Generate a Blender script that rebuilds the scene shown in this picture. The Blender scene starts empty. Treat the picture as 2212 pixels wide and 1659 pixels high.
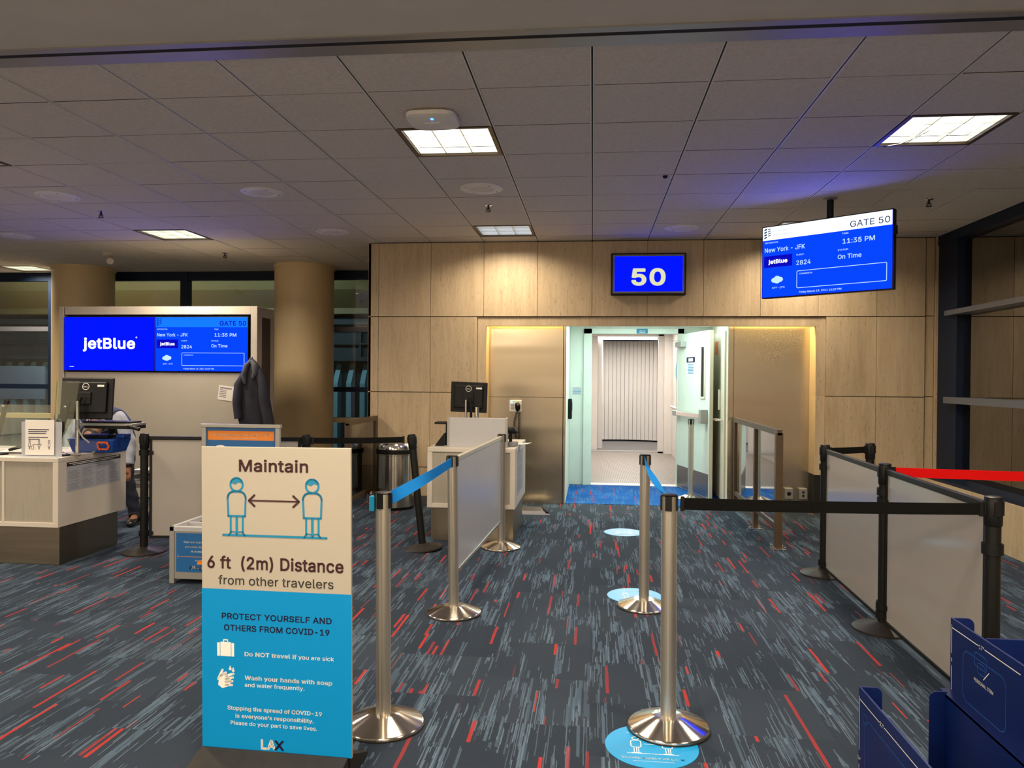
import bpy, bmesh, math, random, os
import numpy as np
from math import sin, cos, pi, radians, atan, atan2, sqrt, floor
from mathutils import Vector, Matrix
from mathutils.geometry import delaunay_2d_cdt

random.seed(7)
SC = bpy.context.scene
COL = SC.collection

# ------------------------------------------------------------------ camera, world, exposure
FPX = 1661.0
CAMZ = 1.47
CEIL = 3.03
cam = bpy.data.cameras.new('camera')
cam.sensor_width = 36.0
cam.lens = FPX / 2212.0 * 36.0
cam.clip_start = 0.05
camo = bpy.data.objects.new('camera', cam)
COL.objects.link(camo)
yaw, pitch, roll = atan(174 / FPX), atan(13 / FPX), radians(.47)
fw = Vector((-sin(yaw) * cos(pitch), cos(yaw) * cos(pitch), -sin(pitch)))
rt = Vector((cos(yaw), sin(yaw), 0))
up = rt.cross(fw)
rt2 = rt * cos(roll) + up * sin(roll)
up2 = -rt * sin(roll) + up * cos(roll)
mw = Matrix.Identity(4)
for i in range(3):
    mw[i][0] = rt2[i]; mw[i][1] = up2[i]; mw[i][2] = -fw[i]
mw[2][3] = CAMZ
camo.matrix_world = mw
SC.camera = camo

W = bpy.data.worlds.new('night'); SC.world = W
W.use_nodes = True
W.node_tree.nodes['Background'].inputs[0].default_value = (.012, .016, .03, 1)
W.node_tree.nodes['Background'].inputs[1].default_value = .25

SC.view_settings.view_transform = 'Standard'
SC.view_settings.look = 'None'
SC.view_settings.gamma = 1
SC.view_settings.use_curve_mapping = False
SC.view_settings.exposure = 0.0
SC.cycles.use_denoising = True
SC.cycles.max_bounces = 8
SC.cycles.sample_clamp_indirect = 6

TROFFER_W = 62.0
WARM = (1.0, .84, .63)
COOL = (.70, .95, .95)


def area(name, loc, sx, sy, power, color, rot=(0, 0, 0), spread=pi):
    l = bpy.data.lights.new(name, 'AREA')
    l.shape = 'RECTANGLE'; l.size = sx; l.size_y = sy
    l.energy = power; l.color = color; l.spread = spread
    o = bpy.data.objects.new(name, l); COL.objects.link(o)
    o.location = loc; o.rotation_euler = rot
    return o


# lamps tucked up behind the soffit of the gate recess
area('soffit_lamp_warm', (-.78, 8.91, 2.27), .85, .10, 24, (1, .72, .26))
area('soffit_lamp_warm.001', (2.0, 8.91, 2.27), .85, .10, 26, (1, .72, .26))
area('passage_lamp_cool', (.62, 9.55, 2.285), 1.5, .8, 62, COOL)
area('bridge_lamp', (.7, 13.6, 2.36), 1.2, 2.6, 85, (1.0, .93, .84))
area('bridge_lamp.001', (.75, 16.6, 2.30), 1.0, .5, 70, (1.0, .93, .84))
# apron floodlights outside the dark glass
area('apron_flood', (-7.0, 11.7, 3.12), 6.0, .15, 62, (.62, .93, .95), (radians(35), 0, 0))


area('canopy_lamp', (-8.5, 11.9, 1.6), 4.0, .2, 30, (1, .80, .45), (pi - radians(25), 0, 0))


# ------------------------------------------------------------------ materials
def new_mat(name):
    m = bpy.data.materials.new(name); m.use_nodes = True
    nt = m.node_tree
    return m, nt, nt.nodes['Principled BSDF']


def N(nt, t, **kw):
    n = nt.nodes.new(t)
    for k, v in kw.items():
        setattr(n, k, v)
    return n


def pm(name, col, rough=.5, metal=0., spec=.5, noise=0., nscale=40., bump=0., bscale=200., emit=None, es=0., stretch=None, coat=0.):
    m, nt, b = new_mat(name)
    b.inputs['Base Color'].default_value = (*col, 1)
    b.inputs['Roughness'].default_value = rough
    b.inputs['Metallic'].default_value = metal
    b.inputs['Specular IOR Level'].default_value = spec
    if coat:
        b.inputs['Coat Weight'].default_value = coat
        b.inputs['Coat Roughness'].default_value = .08
    tc = N(nt, 'ShaderNodeTexCoord')
    vec = tc.outputs['Object']
    if stretch:
        mp = N(nt, 'ShaderNodeMapping'); mp.inputs['Scale'].default_value = stretch
        nt.links.new(vec, mp.inputs['Vector']); vec = mp.outputs['Vector']
    if noise:
        n = N(nt, 'ShaderNodeTexNoise'); n.inputs['Scale'].default_value = nscale; n.inputs['Detail'].default_value = 4
        nt.links.new(vec, n.inputs['Vector'])
        r = N(nt, 'ShaderNodeMapRange'); r.inputs['From Min'].default_value = .3; r.inputs['From Max'].default_value = .7
        r.inputs['To Min'].default_value = 1 - noise; r.inputs['To Max'].default_value = 1 + noise * .5
        nt.links.new(n.outputs['Fac'], r.inputs['Value'])
        mx = N(nt, 'ShaderNodeMix', data_type='RGBA', blend_type='MULTIPLY'); mx.inputs['Factor'].default_value = 1
        mx.inputs['A'].default_value = (*col, 1)
        nt.links.new(r.outputs['Result'], mx.inputs['B'])
        nt.links.new(mx.outputs['Result'], b.inputs['Base Color'])
    if bump:
        n2 = N(nt, 'ShaderNodeTexNoise'); n2.inputs['Scale'].default_value = bscale; n2.inputs['Detail'].default_value = 3
        nt.links.new(vec, n2.inputs['Vector'])
        bp = N(nt, 'ShaderNodeBump'); bp.inputs['Strength'].default_value = bump; bp.inputs['Distance'].default_value = .004
        nt.links.new(n2.outputs['Fac'], bp.inputs['Height'])
        nt.links.new(bp.outputs['Normal'], b.inputs['Normal'])
    if emit:
        b.inputs['Emission Color'].default_value = (*emit, 1)
        b.inputs['Emission Strength'].default_value = es
    return m


def em(name, col, s):
    m = bpy.data.materials.new(name); m.use_nodes = True
    nt = m.node_tree; nt.nodes.clear()
    e = N(nt, 'ShaderNodeEmission'); e.inputs[0].default_value = (*col, 1); e.inputs[1].default_value = s
    o = N(nt, 'ShaderNodeOutputMaterial'); nt.links.new(e.outputs[0], o.inputs[0])
    return m


def glass(name, tint, refl=1.0, ior=1.5, gcol=(1, 1, 1), base=0.0):
    m = bpy.data.materials.new(name); m.use_nodes = True
    nt = m.node_tree; nt.nodes.clear()
    t = N(nt, 'ShaderNodeBsdfTransparent'); t.inputs[0].default_value = (*tint, 1)
    g = N(nt, 'ShaderNodeBsdfGlossy'); g.inputs['Roughness'].default_value = .015; g.inputs['Color'].default_value = (*gcol, 1)
    f = N(nt, 'ShaderNodeFresnel'); f.inputs['IOR'].default_value = ior
    mth = N(nt, 'ShaderNodeMath', operation='MULTIPLY_ADD', use_clamp=True); mth.inputs[1].default_value = refl; mth.inputs[2].default_value = base
    nt.links.new(f.outputs[0], mth.inputs[0])
    mx = N(nt, 'ShaderNodeMixShader'); o = N(nt, 'ShaderNodeOutputMaterial')
    nt.links.new(mth.outputs[0], mx.inputs[0]); nt.links.new(t.outputs[0], mx.inputs[1]); nt.links.new(g.outputs[0], mx.inputs[2])
    nt.links.new(mx.outputs[0], o.inputs[0])
    return m


def math_node(nt, op, a=None, b=None, clamp=False):
    n = N(nt, 'ShaderNodeMath', operation=op, use_clamp=clamp)
    for i, v in enumerate((a, b)):
        if v is None: continue
        if isinstance(v, (int, float)): n.inputs[i].default_value = v
        else: nt.links.new(v, n.inputs[i])
    return n.outputs[0]


def carpet_mat(name='carpet', c0=(.020, .029, .045), c1=(.028, .039, .058), tint=(1, 1, 1)):
    m, nt, b = new_mat(name)
    b.inputs['Roughness'].default_value = .95
    b.inputs['Specular IOR Level'].default_value = .12
    tc = N(nt, 'ShaderNodeTexCoord')
    sp = N(nt, 'ShaderNodeSeparateXYZ'); nt.links.new(tc.outputs['Object'], sp.inputs[0])
    X0, Y0 = sp.outputs[0], sp.outputs[1]
    # carpet tiles half a metre wide, staggered; each has its own shift so streaks break at the seams
    ti = math_node(nt, 'FLOOR', math_node(nt, 'DIVIDE', X0, .5))
    ysh = math_node(nt, 'ADD', Y0, math_node(nt, 'MULTIPLY', math_node(nt, 'MODULO', math_node(nt, 'ABSOLUTE', ti), 2.0), .25))
    tj = math_node(nt, 'FLOOR', math_node(nt, 'DIVIDE', ysh, .5))
    cv = N(nt, 'ShaderNodeCombineXYZ'); nt.links.new(ti, cv.inputs[0]); nt.links.new(tj, cv.inputs[1])
    wt = N(nt, 'ShaderNodeTexWhiteNoise', noise_dimensions='3D'); nt.links.new(cv.outputs[0], wt.inputs['Vector'])
    sepw = N(nt, 'ShaderNodeSeparateColor'); nt.links.new(wt.outputs['Color'], sepw.inputs[0])
    # ragged yarn edges
    mpn = N(nt, 'ShaderNodeMapping'); mpn.inputs['Scale'].default_value = (90, 7, 1)
    nt.links.new(tc.outputs['Object'], mpn.inputs['Vector'])
    nz = N(nt, 'ShaderNodeTexNoise'); nz.inputs['Scale'].default_value = 1.0; nz.inputs['Detail'].default_value = 2
    nt.links.new(mpn.outputs[0], nz.inputs['Vector'])
    X = math_node(nt, 'ADD', X0, math_node(nt, 'MULTIPLY', math_node(nt, 'SUBTRACT', nz.outputs['Fac'], .5), .0075))

    def layer(w, L, prob, seed, ramp=.15, tileoff=True):
        ci = math_node(nt, 'FLOOR', math_node(nt, 'DIVIDE', X, w))
        c1 = N(nt, 'ShaderNodeCombineXYZ'); nt.links.new(ci, c1.inputs[0]); c1.inputs[2].default_value = seed
        if tileoff:
            nt.links.new(tj, c1.inputs[1])
        w1 = N(nt, 'ShaderNodeTexWhiteNoise', noise_dimensions='3D'); nt.links.new(c1.outputs[0], w1.inputs['Vector'])
        yy = math_node(nt, 'ADD', math_node(nt, 'DIVIDE', Y0, L), math_node(nt, 'MULTIPLY', w1.outputs['Value'], 7.3))
        cj = math_node(nt, 'FLOOR', yy); fr = math_node(nt, 'FRACT', yy)
        c2 = N(nt, 'ShaderNodeCombineXYZ'); nt.links.new(ci, c2.inputs[0]); nt.links.new(cj, c2.inputs[1]); c2.inputs[2].default_value = seed + 3.7
        w2 = N(nt, 'ShaderNodeTexWhiteNoise', noise_dimensions='3D'); nt.links.new(c2.outputs[0], w2.inputs['Vector'])
        s2 = N(nt, 'ShaderNodeSeparateColor'); nt.links.new(w2.outputs['Color'], s2.inputs[0])
        on = math_node(nt, 'LESS_THAN', s2.outputs[0], prob)
        # each streak fills a random share of its cell
        ln = math_node(nt, 'ADD', math_node(nt, 'MULTIPLY', s2.outputs[1], .6), .3)
        inside = math_node(nt, 'LESS_THAN', fr, ln)
        return math_node(nt, 'MULTIPLY', on, inside), s2.outputs[2]

    # clusters: streaks gather in bands
    mc = N(nt, 'ShaderNodeMapping'); mc.inputs['Scale'].default_value = (9, 2.0, 1)
    nt.links.new(tc.outputs['Object'], mc.inputs['Vector'])
    nc = N(nt, 'ShaderNodeTexNoise'); nc.inputs['Scale'].default_value = 1; nc.inputs['Detail'].default_value = 1
    nt.links.new(mc.outputs[0], nc.inputs['Vector'])
    clus = math_node(nt, 'SUBTRACT', nc.outputs['Fac'], math_node(nt, 'MULTIPLY', sepw.outputs[0], .12))
    p1 = math_node(nt, 'MULTIPLY', math_node(nt, 'SUBTRACT', clus, .34, True), 2.1)
    p2 = math_node(nt, 'MULTIPLY', math_node(nt, 'SUBTRACT', clus, .36, True), 2.3)
    f4, r4 = layer(.0075, .40, .014, 15.0)
    f1, r1 = layer(.0042, .55, p1, 1.0)
    f2, r2 = layer(.013, .70, p2, 5.0)
    f3, r3 = layer(.015, .56, .042, 9.0)
    base = N(nt, 'ShaderNodeMix', data_type='RGBA')
    base.inputs['A'].default_value = (*c0, 1); base.inputs['B'].default_value = (*c1, 1)
    nt.links.new(sepw.outputs[1], base.inputs['Factor'])

    def over(prev, col, fac):
        mx = N(nt, 'ShaderNodeMix', data_type='RGBA'); mx.inputs['B'].default_value = (*col, 1)
        nt.links.new(prev, mx.inputs['A']); nt.links.new(fac, mx.inputs['Factor'])
        return mx.outputs['Result']
    c = over(base.outputs['Result'], (.065 * tint[0], .105 * tint[1], .155 * tint[2]), math_node(nt, 'MULTIPLY', f2, math_node(nt, 'ADD', math_node(nt, 'MULTIPLY', r2, .5), .35)))
    c = over(c, (.105 * tint[0], .15 * tint[1], .205 * tint[2]), math_node(nt, 'MULTIPLY', f1, math_node(nt, 'ADD', math_node(nt, 'MULTIPLY', r1, .6), .25)))
    c = over(c, (.33, .030, .027), math_node(nt, 'MULTIPLY', f3, math_node(nt, 'ADD', math_node(nt, 'MULTIPLY', r3, .6), .4)))
    c = over(c, (.36, .035, .03), math_node(nt, 'MULTIPLY', f4, math_node(nt, 'MULTIPLY', r4, .8)))
    # fine pile speckle
    ns = N(nt, 'ShaderNodeTexNoise'); ns.inputs['Scale'].default_value = 420; ns.inputs['Detail'].default_value = 1
    nt.links.new(tc.outputs['Object'], ns.inputs['Vector'])
    sp2 = N(nt, 'ShaderNodeMapRange'); sp2.inputs['To Min'].default_value = .72; sp2.inputs['To Max'].default_value = 1.28
    sp2.inputs['From Min'].default_value = .3; sp2.inputs['From Max'].default_value = .7
    nt.links.new(ns.outputs['Fac'], sp2.inputs['Value'])
    mm = N(nt, 'ShaderNodeMix', data_type='RGBA', blend_type='MULTIPLY'); mm.inputs['Factor'].default_value = 1
    nt.links.new(c, mm.inputs['A']); nt.links.new(sp2.outputs['Result'], mm.inputs['B'])
    nt.links.new(mm.outputs['Result'], b.inputs['Base Color'])
    bp = N(nt, 'ShaderNodeBump'); bp.inputs['Strength'].default_value = .3; bp.inputs['Distance'].default_value = .004
    nt.links.new(ns.outputs['Fac'], bp.inputs['Height']); nt.links.new(bp.outputs['Normal'], b.inputs['Normal'])
    return m


def travertine_mat():
    m, nt, b = new_mat('travertine')
    b.inputs['Roughness'].default_value = .38
    tc = N(nt, 'ShaderNodeTexCoord')
    sp = N(nt, 'ShaderNodeSeparateXYZ'); nt.links.new(tc.outputs['Object'], sp.inputs[0])
    ci = math_node(nt, 'FLOOR', math_node(nt, 'DIVIDE', math_node(nt, 'ADD', math_node(nt, 'ADD', sp.outputs[0], sp.outputs[1]), .016), .617))
    cz = math_node(nt, 'FLOOR', math_node(nt, 'DIVIDE', math_node(nt, 'SUBTRACT', sp.outputs[2], .43), .8705))
    cv = N(nt, 'ShaderNodeCombineXYZ'); nt.links.new(ci, cv.inputs[0]); nt.links.new(cz, cv.inputs[1])
    wn = N(nt, 'ShaderNodeTexWhiteNoise', noise_dimensions='3D'); nt.links.new(cv.outputs[0], wn.inputs['Vector'])
    off = N(nt, 'ShaderNodeVectorMath', operation='MULTIPLY_ADD')
    off.inputs[1].default_value = (9, 9, 9); nt.links.new(wn.outputs['Color'], off.inputs[0]); nt.links.new(tc.outputs['Object'], off.inputs[2])

    def nz(scale, det, sc=1.0, rough=.6):
        mp = N(nt, 'ShaderNodeMapping'); mp.inputs['Scale'].default_value = scale
        nt.links.new(off.outputs[0], mp.inputs['Vector'])
        n = N(nt, 'ShaderNodeTexNoise'); n.inputs['Scale'].default_value = sc; n.inputs['Detail'].default_value = det; n.inputs['Roughness'].default_value = rough
        nt.links.new(mp.outputs[0], n.inputs['Vector'])
        return n.outputs['Fac']
    veins = nz((34, 34, 3.2), 7, rough=.7)
    bands = nz((7, 7, .8), 3)
    cr = N(nt, 'ShaderNodeValToRGB')
    e = cr.color_ramp.elements
    e[0].position = .28; e[0].color = (.43, .31, .185, 1)
    e[1].position = .68; e[1].color = (.64, .505, .335, 1)
    x = e.new(.5); x.color = (.55, .42, .265, 1)
    mixv = math_node(nt, 'ADD', math_node(nt, 'MULTIPLY', veins, .6), math_node(nt, 'MULTIPLY', bands, .4))
    nt.links.new(mixv, cr.inputs['Fac'])
    pits = nz((120, 120, 15), 4)
    pm2 = N(nt, 'ShaderNodeMapRange'); pm2.inputs['From Min'].default_value = .60; pm2.inputs['From Max'].default_value = .70
    pm2.inputs['To Min'].default_value = 0; pm2.inputs['To Max'].default_value = .75
    nt.links.new(pits, pm2.inputs['Value'])
    pf = math_node(nt, 'MULTIPLY', pm2.outputs['Result'], math_node(nt, 'MULTIPLY', veins, 1.6), True)
    mx = N(nt, 'ShaderNodeMix', data_type='RGBA'); mx.inputs['B'].default_value = (.16, .10, .05, 1)
    nt.links.new(cr.outputs['Color'], mx.inputs['A']); nt.links.new(pf, mx.inputs['Factor'])
    tone = N(nt, 'ShaderNodeMapRange'); tone.inputs['To Min'].default_value = .88; tone.inputs['To Max'].default_value = 1.06
    nt.links.new(wn.outputs['Value'], tone.inputs['Value'])
    m2 = N(nt, 'ShaderNodeMix', data_type='RGBA', blend_type='MULTIPLY'); m2.inputs['Factor'].default_value = 1
    nt.links.new(mx.outputs['Result'], m2.inputs['A']); nt.links.new(tone.outputs['Result'], m2.inputs['B'])
    nt.links.new(m2.outputs['Result'], b.inputs['Base Color'])
    bp = N(nt, 'ShaderNodeBump'); bp.inputs['Strength'].default_value = .25; bp.inputs['Distance'].default_value = .003; bp.invert = True
    nt.links.new(pf, bp.inputs['Height']); nt.links.new(bp.outputs['Normal'], b.inputs['Normal'])
    return m


def steel_mat(name, col, rough, wav, sc=(1.2, 1.2, 9.0), grain=(2, 2, 500), aniso=0., arot=0., gb=.12, metal=1.):
    m, nt, b = new_mat(name)
    b.inputs['Base Color'].default_value = (*col, 1)
    b.inputs['Metallic'].default_value = metal
    b.inputs['Roughness'].default_value = rough
    tc = N(nt, 'ShaderNodeTexCoord')
    mp = N(nt, 'ShaderNodeMapping'); mp.inputs['Scale'].default_value = sc
    nt.links.new(tc.outputs['Object'], mp.inputs['Vector'])
    n = N(nt, 'ShaderNodeTexNoise'); n.inputs['Scale'].default_value = 1; n.inputs['Detail'].default_value = 1
    nt.links.new(mp.outputs[0], n.inputs['Vector'])
    bp = N(nt, 'ShaderNodeBump'); bp.inputs['Strength'].default_value = 1; bp.inputs['Distance'].default_value = wav
    nt.links.new(n.outputs['Fac'], bp.inputs['Height'])
    mg = N(nt, 'ShaderNodeMapping'); mg.inputs['Scale'].default_value = grain
    nt.links.new(tc.outputs['Object'], mg.inputs['Vector'])
    g = N(nt, 'ShaderNodeTexNoise'); g.inputs['Scale'].default_value = 1; g.inputs['Detail'].default_value = 3
    nt.links.new(mg.outputs[0], g.inputs['Vector'])
    r = N(nt, 'ShaderNodeMapRange'); r.inputs['To Min'].default_value = rough * .7; r.inputs['To Max'].default_value = rough * 1.3
    nt.links.new(g.outputs['Fac'], r.inputs['Value']); nt.links.new(r.outputs['Result'], b.inputs['Roughness'])
    b2 = N(nt, 'ShaderNodeBump'); b2.inputs['Strength'].default_value = gb; b2.inputs['Distance'].default_value = .0006
    nt.links.new(g.outputs['Fac'], b2.inputs['Height']); nt.links.new(bp.outputs['Normal'], b2.inputs['Normal'])
    nt.links.new(b2.outputs['Normal'], b.inputs['Normal'])
    if aniso:
        tg = N(nt, 'ShaderNodeTangent', direction_type='RADIAL', axis='Z')
        nt.links.new(tg.outputs[0], b.inputs['Tangent'])
        b.inputs['Anisotropic'].default_value = aniso; b.inputs['Anisotropic Rotation'].default_value = arot
    return m


M = dict(
    carpet=carpet_mat(), carpetbluelit=carpet_mat('carpet_blue_lit', (.006, .075, .27), (.009, .10, .34), (.7, 1.2, 1.8)), trav=travertine_mat(),  # second carpet has the passage's cool light put into its colours
    steel=steel_mat('brushed_steel', (.50, .44, .35), .22, .0060, sc=(.35, .35, 3.2), grain=(3, 3, 700), aniso=.6, gb=.02, metal=.88),
    disc=steel_mat('spun_steel', (.66, .61, .54), .17, .0, grain=(260, 260, 260), aniso=.9, arot=.25, gb=.0),
    alu=pm('satin_aluminium', (.56, .52, .44), .34, .85, noise=.06, nscale=30, stretch=(4, 4, 120)),
    plinth=steel_mat('plinth_steel', (.30, .26, .20), .36, .002),
    tile=pm('ceiling_tile', (.64, .595, .54), .92, noise=.10, nscale=55, bump=.25, bscale=160),
    gypsum=pm('painted_plaster', (.56, .53, .49), .9, noise=.05, nscale=4, bump=.2, bscale=120),
    tbar=pm('grid_metal', (.66, .64, .60), .5, .0),
    black=pm('black_plastic', (.006, .006, .0065), .45, spec=.25, noise=.2, nscale=30),
    blackmetal=pm('black_powder_coat', (.0075, .0075, .0065), .42, spec=.25, noise=.2, nscale=90, bump=.15, bscale=300),
    darkslot=pm('dark_slot', (.008, .008, .009), .8),
    darkbase=pm('dark_rubber_base', (.022, .019, .016), .5, spec=.3, noise=.2, nscale=30),
    white=pm('white_laminate', (.57, .52, .455), .42, noise=.03, nscale=8),
    whitecool=pm('white_board', (.44, .44, .46), .28, noise=.03, nscale=5),
    greylam=pm('grey_laminate', (.33, .30, .25), .5, noise=.10, nscale=120, stretch=(1, 1, .05)),
    panel=pm('acrylic_panel', (.325, .30, .28), .10, noise=.02, nscale=3, spec=.6),
    gray=pm('mid_grey_plastic', (.20, .20, .21), .5),
    alugrey=pm('grey_anodised', (.36, .35, .33), .4, .5),
    mint=pm('mint_paint', (.66, .70, .60), .45, noise=.04, nscale=6),
    cream=pm('cream_paint', (.62, .55, .42), .45, noise=.04, nscale=6),
    offwhite=pm('off_white_wall', (.66, .62, .58), .5, noise=.03, nscale=4),
    bridgefloor=pm('bridge_floor', (.27, .235, .21), .45, .2, noise=.15, nscale=30, stretch=(40, .5, 1)),
    diamond=pm('diamond_plate', (.62, .62, .62), .3, .9, bump=.8, bscale=90),
    kick=pm('kick_plate', (.19, .19, .21), .3, .8),
    column=pm('column_vinyl', (.62, .48, .275), .42, noise=.05, nscale=60, bump=.15, bscale=300),
    bronze=pm('bronze_frame', (.085, .055, .03), .42, .3, noise=.12, nscale=20),
    winframe=pm('dark_window_frame', (.005, .013, .034), .45, noise=.1, nscale=8, spec=.2),
    bluegrey=pm('grey_transom', (.14, .15, .18), .4, .3),
    kioskface=pm('kiosk_panel', (.40, .365, .31), .22, noise=.04, nscale=3),
    kioskframe=pm('kiosk_frame', (.47, .42, .36), .5, noise=.05, nscale=5),
    signwhite=pm('sign_cream', (.40, .365, .305), .5),
    signblue=pm('sign_blue', (.0, .235, .56), .5, spec=.2),
    inkmaroon=pm('ink_maroon', (.045, .008, .012), .5),
    inknavy=pm('ink_navy', (.004, .006, .05), .5),
    inkblack=pm('ink_black', (.01, .01, .012), .5),
    inkteal=pm('ink_teal', (.0, .20, .38), .5),
    inkwhite=pm('ink_white', (.78, .76, .72), .5),
    inkgrey=pm('ink_grey', (.22, .22, .25), .6),
    paper=pm('paper', (.72, .68, .63), .7),
    papergrey=pm('notice_sheet', (.37, .38, .42), .45),
    adblue=pm('poster_blue', (.008, .11, .33), .4),
    adorange=pm('poster_orange', (.75, .22, .02), .45),
    navyblue=pm('navy_metal', (.0015, .010, .085), .38, noise=.12, nscale=12, spec=.3),
    navyline=pm('navy_line', (.01, .07, .30), .5),
    beltblack=pm('black_webbing', (.0055, .0055, .0055), .8, spec=.08, bump=.5, bscale=500),
    beltblue=pm('blue_webbing', (.0, .22, .68), .75, spec=.1, bump=.4, bscale=500),
    beltred=pm('red_webbing', (.80, .006, .006), .7, spec=.1, bump=.4, bscale=500),
    decal=pm('decal_blue', (.0, .26, .58), .38),
    blueplastic=pm('blue_plastic', (.003, .045, .27), .3, coat=.3),
    orange=pm('orange_plastic', (.75, .14, .03), .4),
    chrome=pm('chrome', (.75, .72, .70), .15, 1.),
    cable=pm('grey_cable', (.35, .34, .34), .5),
    skin=pm('skin', (.34, .155, .085), .5, noise=.08, nscale=30),
    hair=pm('dark_hair', (.015, .012, .010), .6, bump=.6, bscale=120),
    shirt=pm('pale_shirt', (.42, .45, .54), .8, noise=.1, nscale=14, bump=.4, bscale=30),
    vest=pm('navy_vest', (.022, .032, .10), .85, bump=.3, bscale=120),
    trousers=pm('dark_trousers', (.012, .014, .030), .85, bump=.3, bscale=90),
    shoe=pm('black_shoe', (.012, .011, .011), .2),
    jacket=pm('dark_jacket', (.020, .020, .034), .8, noise=.35, nscale=9, bump=.6, bscale=25),
    jacketlight=pm('jacket_lining', (.055, .058, .075), .8, noise=.2, nscale=20),
    winglass=glass('window_glass', (.80, .86, .90), 1.5, 1.5, base=.03),
    sideglass=glass('side_window_glass', (.55, .62, .70), 1.6, 1.5, base=.10),
    railglass=glass('rail_glass', (.80, .86, .84), 1.6, 1.5, base=.05),
    shield=glass('clear_acrylic', (.86, .93, .90), 1.2, 1.45, base=.02),
    canopytan=pm('canopy_tan', (.26, .18, .07), .6), panelblue=pm('pale_blue_panel', (.40, .50, .66), .5),
    finteal=pm('pale_fins', (.30, .50, .56), .6),
    findark=pm('dark_metal_siding', (.035, .050, .058), .6, noise=.2, nscale=3),
    apron=pm('apron_concrete', (.06, .06, .06), .9),
    rearwall=pm('rear_wall_paint', (.60, .54, .46), .8),
    bouncefloor=pm('pale_bounce_floor', (.42, .39, .35), .35, noise=.15, nscale=60),  # pale so the unseen floor bounces light up
    greenlight=em('green_led', (.1, .5, 1.0), 6),
    led=em('blue_led', (.03, .12, 1.0), 9),
    lampglow=em('lamp_diffuser', (1.0, .98, .86), 2.6),
    lampdim=em('lamp_diffuser_dim', (.72, .74, .86), 1.25),
    louvre=pm('parabolic_louvre', (.75, .76, .70), .25, .9),
    tubelight=em('tube_light', (1, .97, .90), 6),
    scrblue=em('screen_blue', (.0004, .004, 1.0), 2.0),
    scrmid=em('screen_mid_blue', (.0004, .0125, 1.0), 5.0),
    scrsky=em('screen_sky_blue', (.006, .16, 1.0), 1.3),
    scrdeep=em('screen_logo_blue', (.004, .004, .52), 1.0),
    scrwhite=em('screen_white', (.93, .97, 1.0), 1.4),
    scrtext=em('screen_text', (.60, .88, 1.0), 1.0),
    scrnavy=em('screen_navy', (.006, .03, .12), 1.0),
    gatecream=em('gate_number_cream', (.78, .78, .50), 1.0),
    scrdim=em('screen_faint', (.01, .10, .55), 1.0),
)


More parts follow.
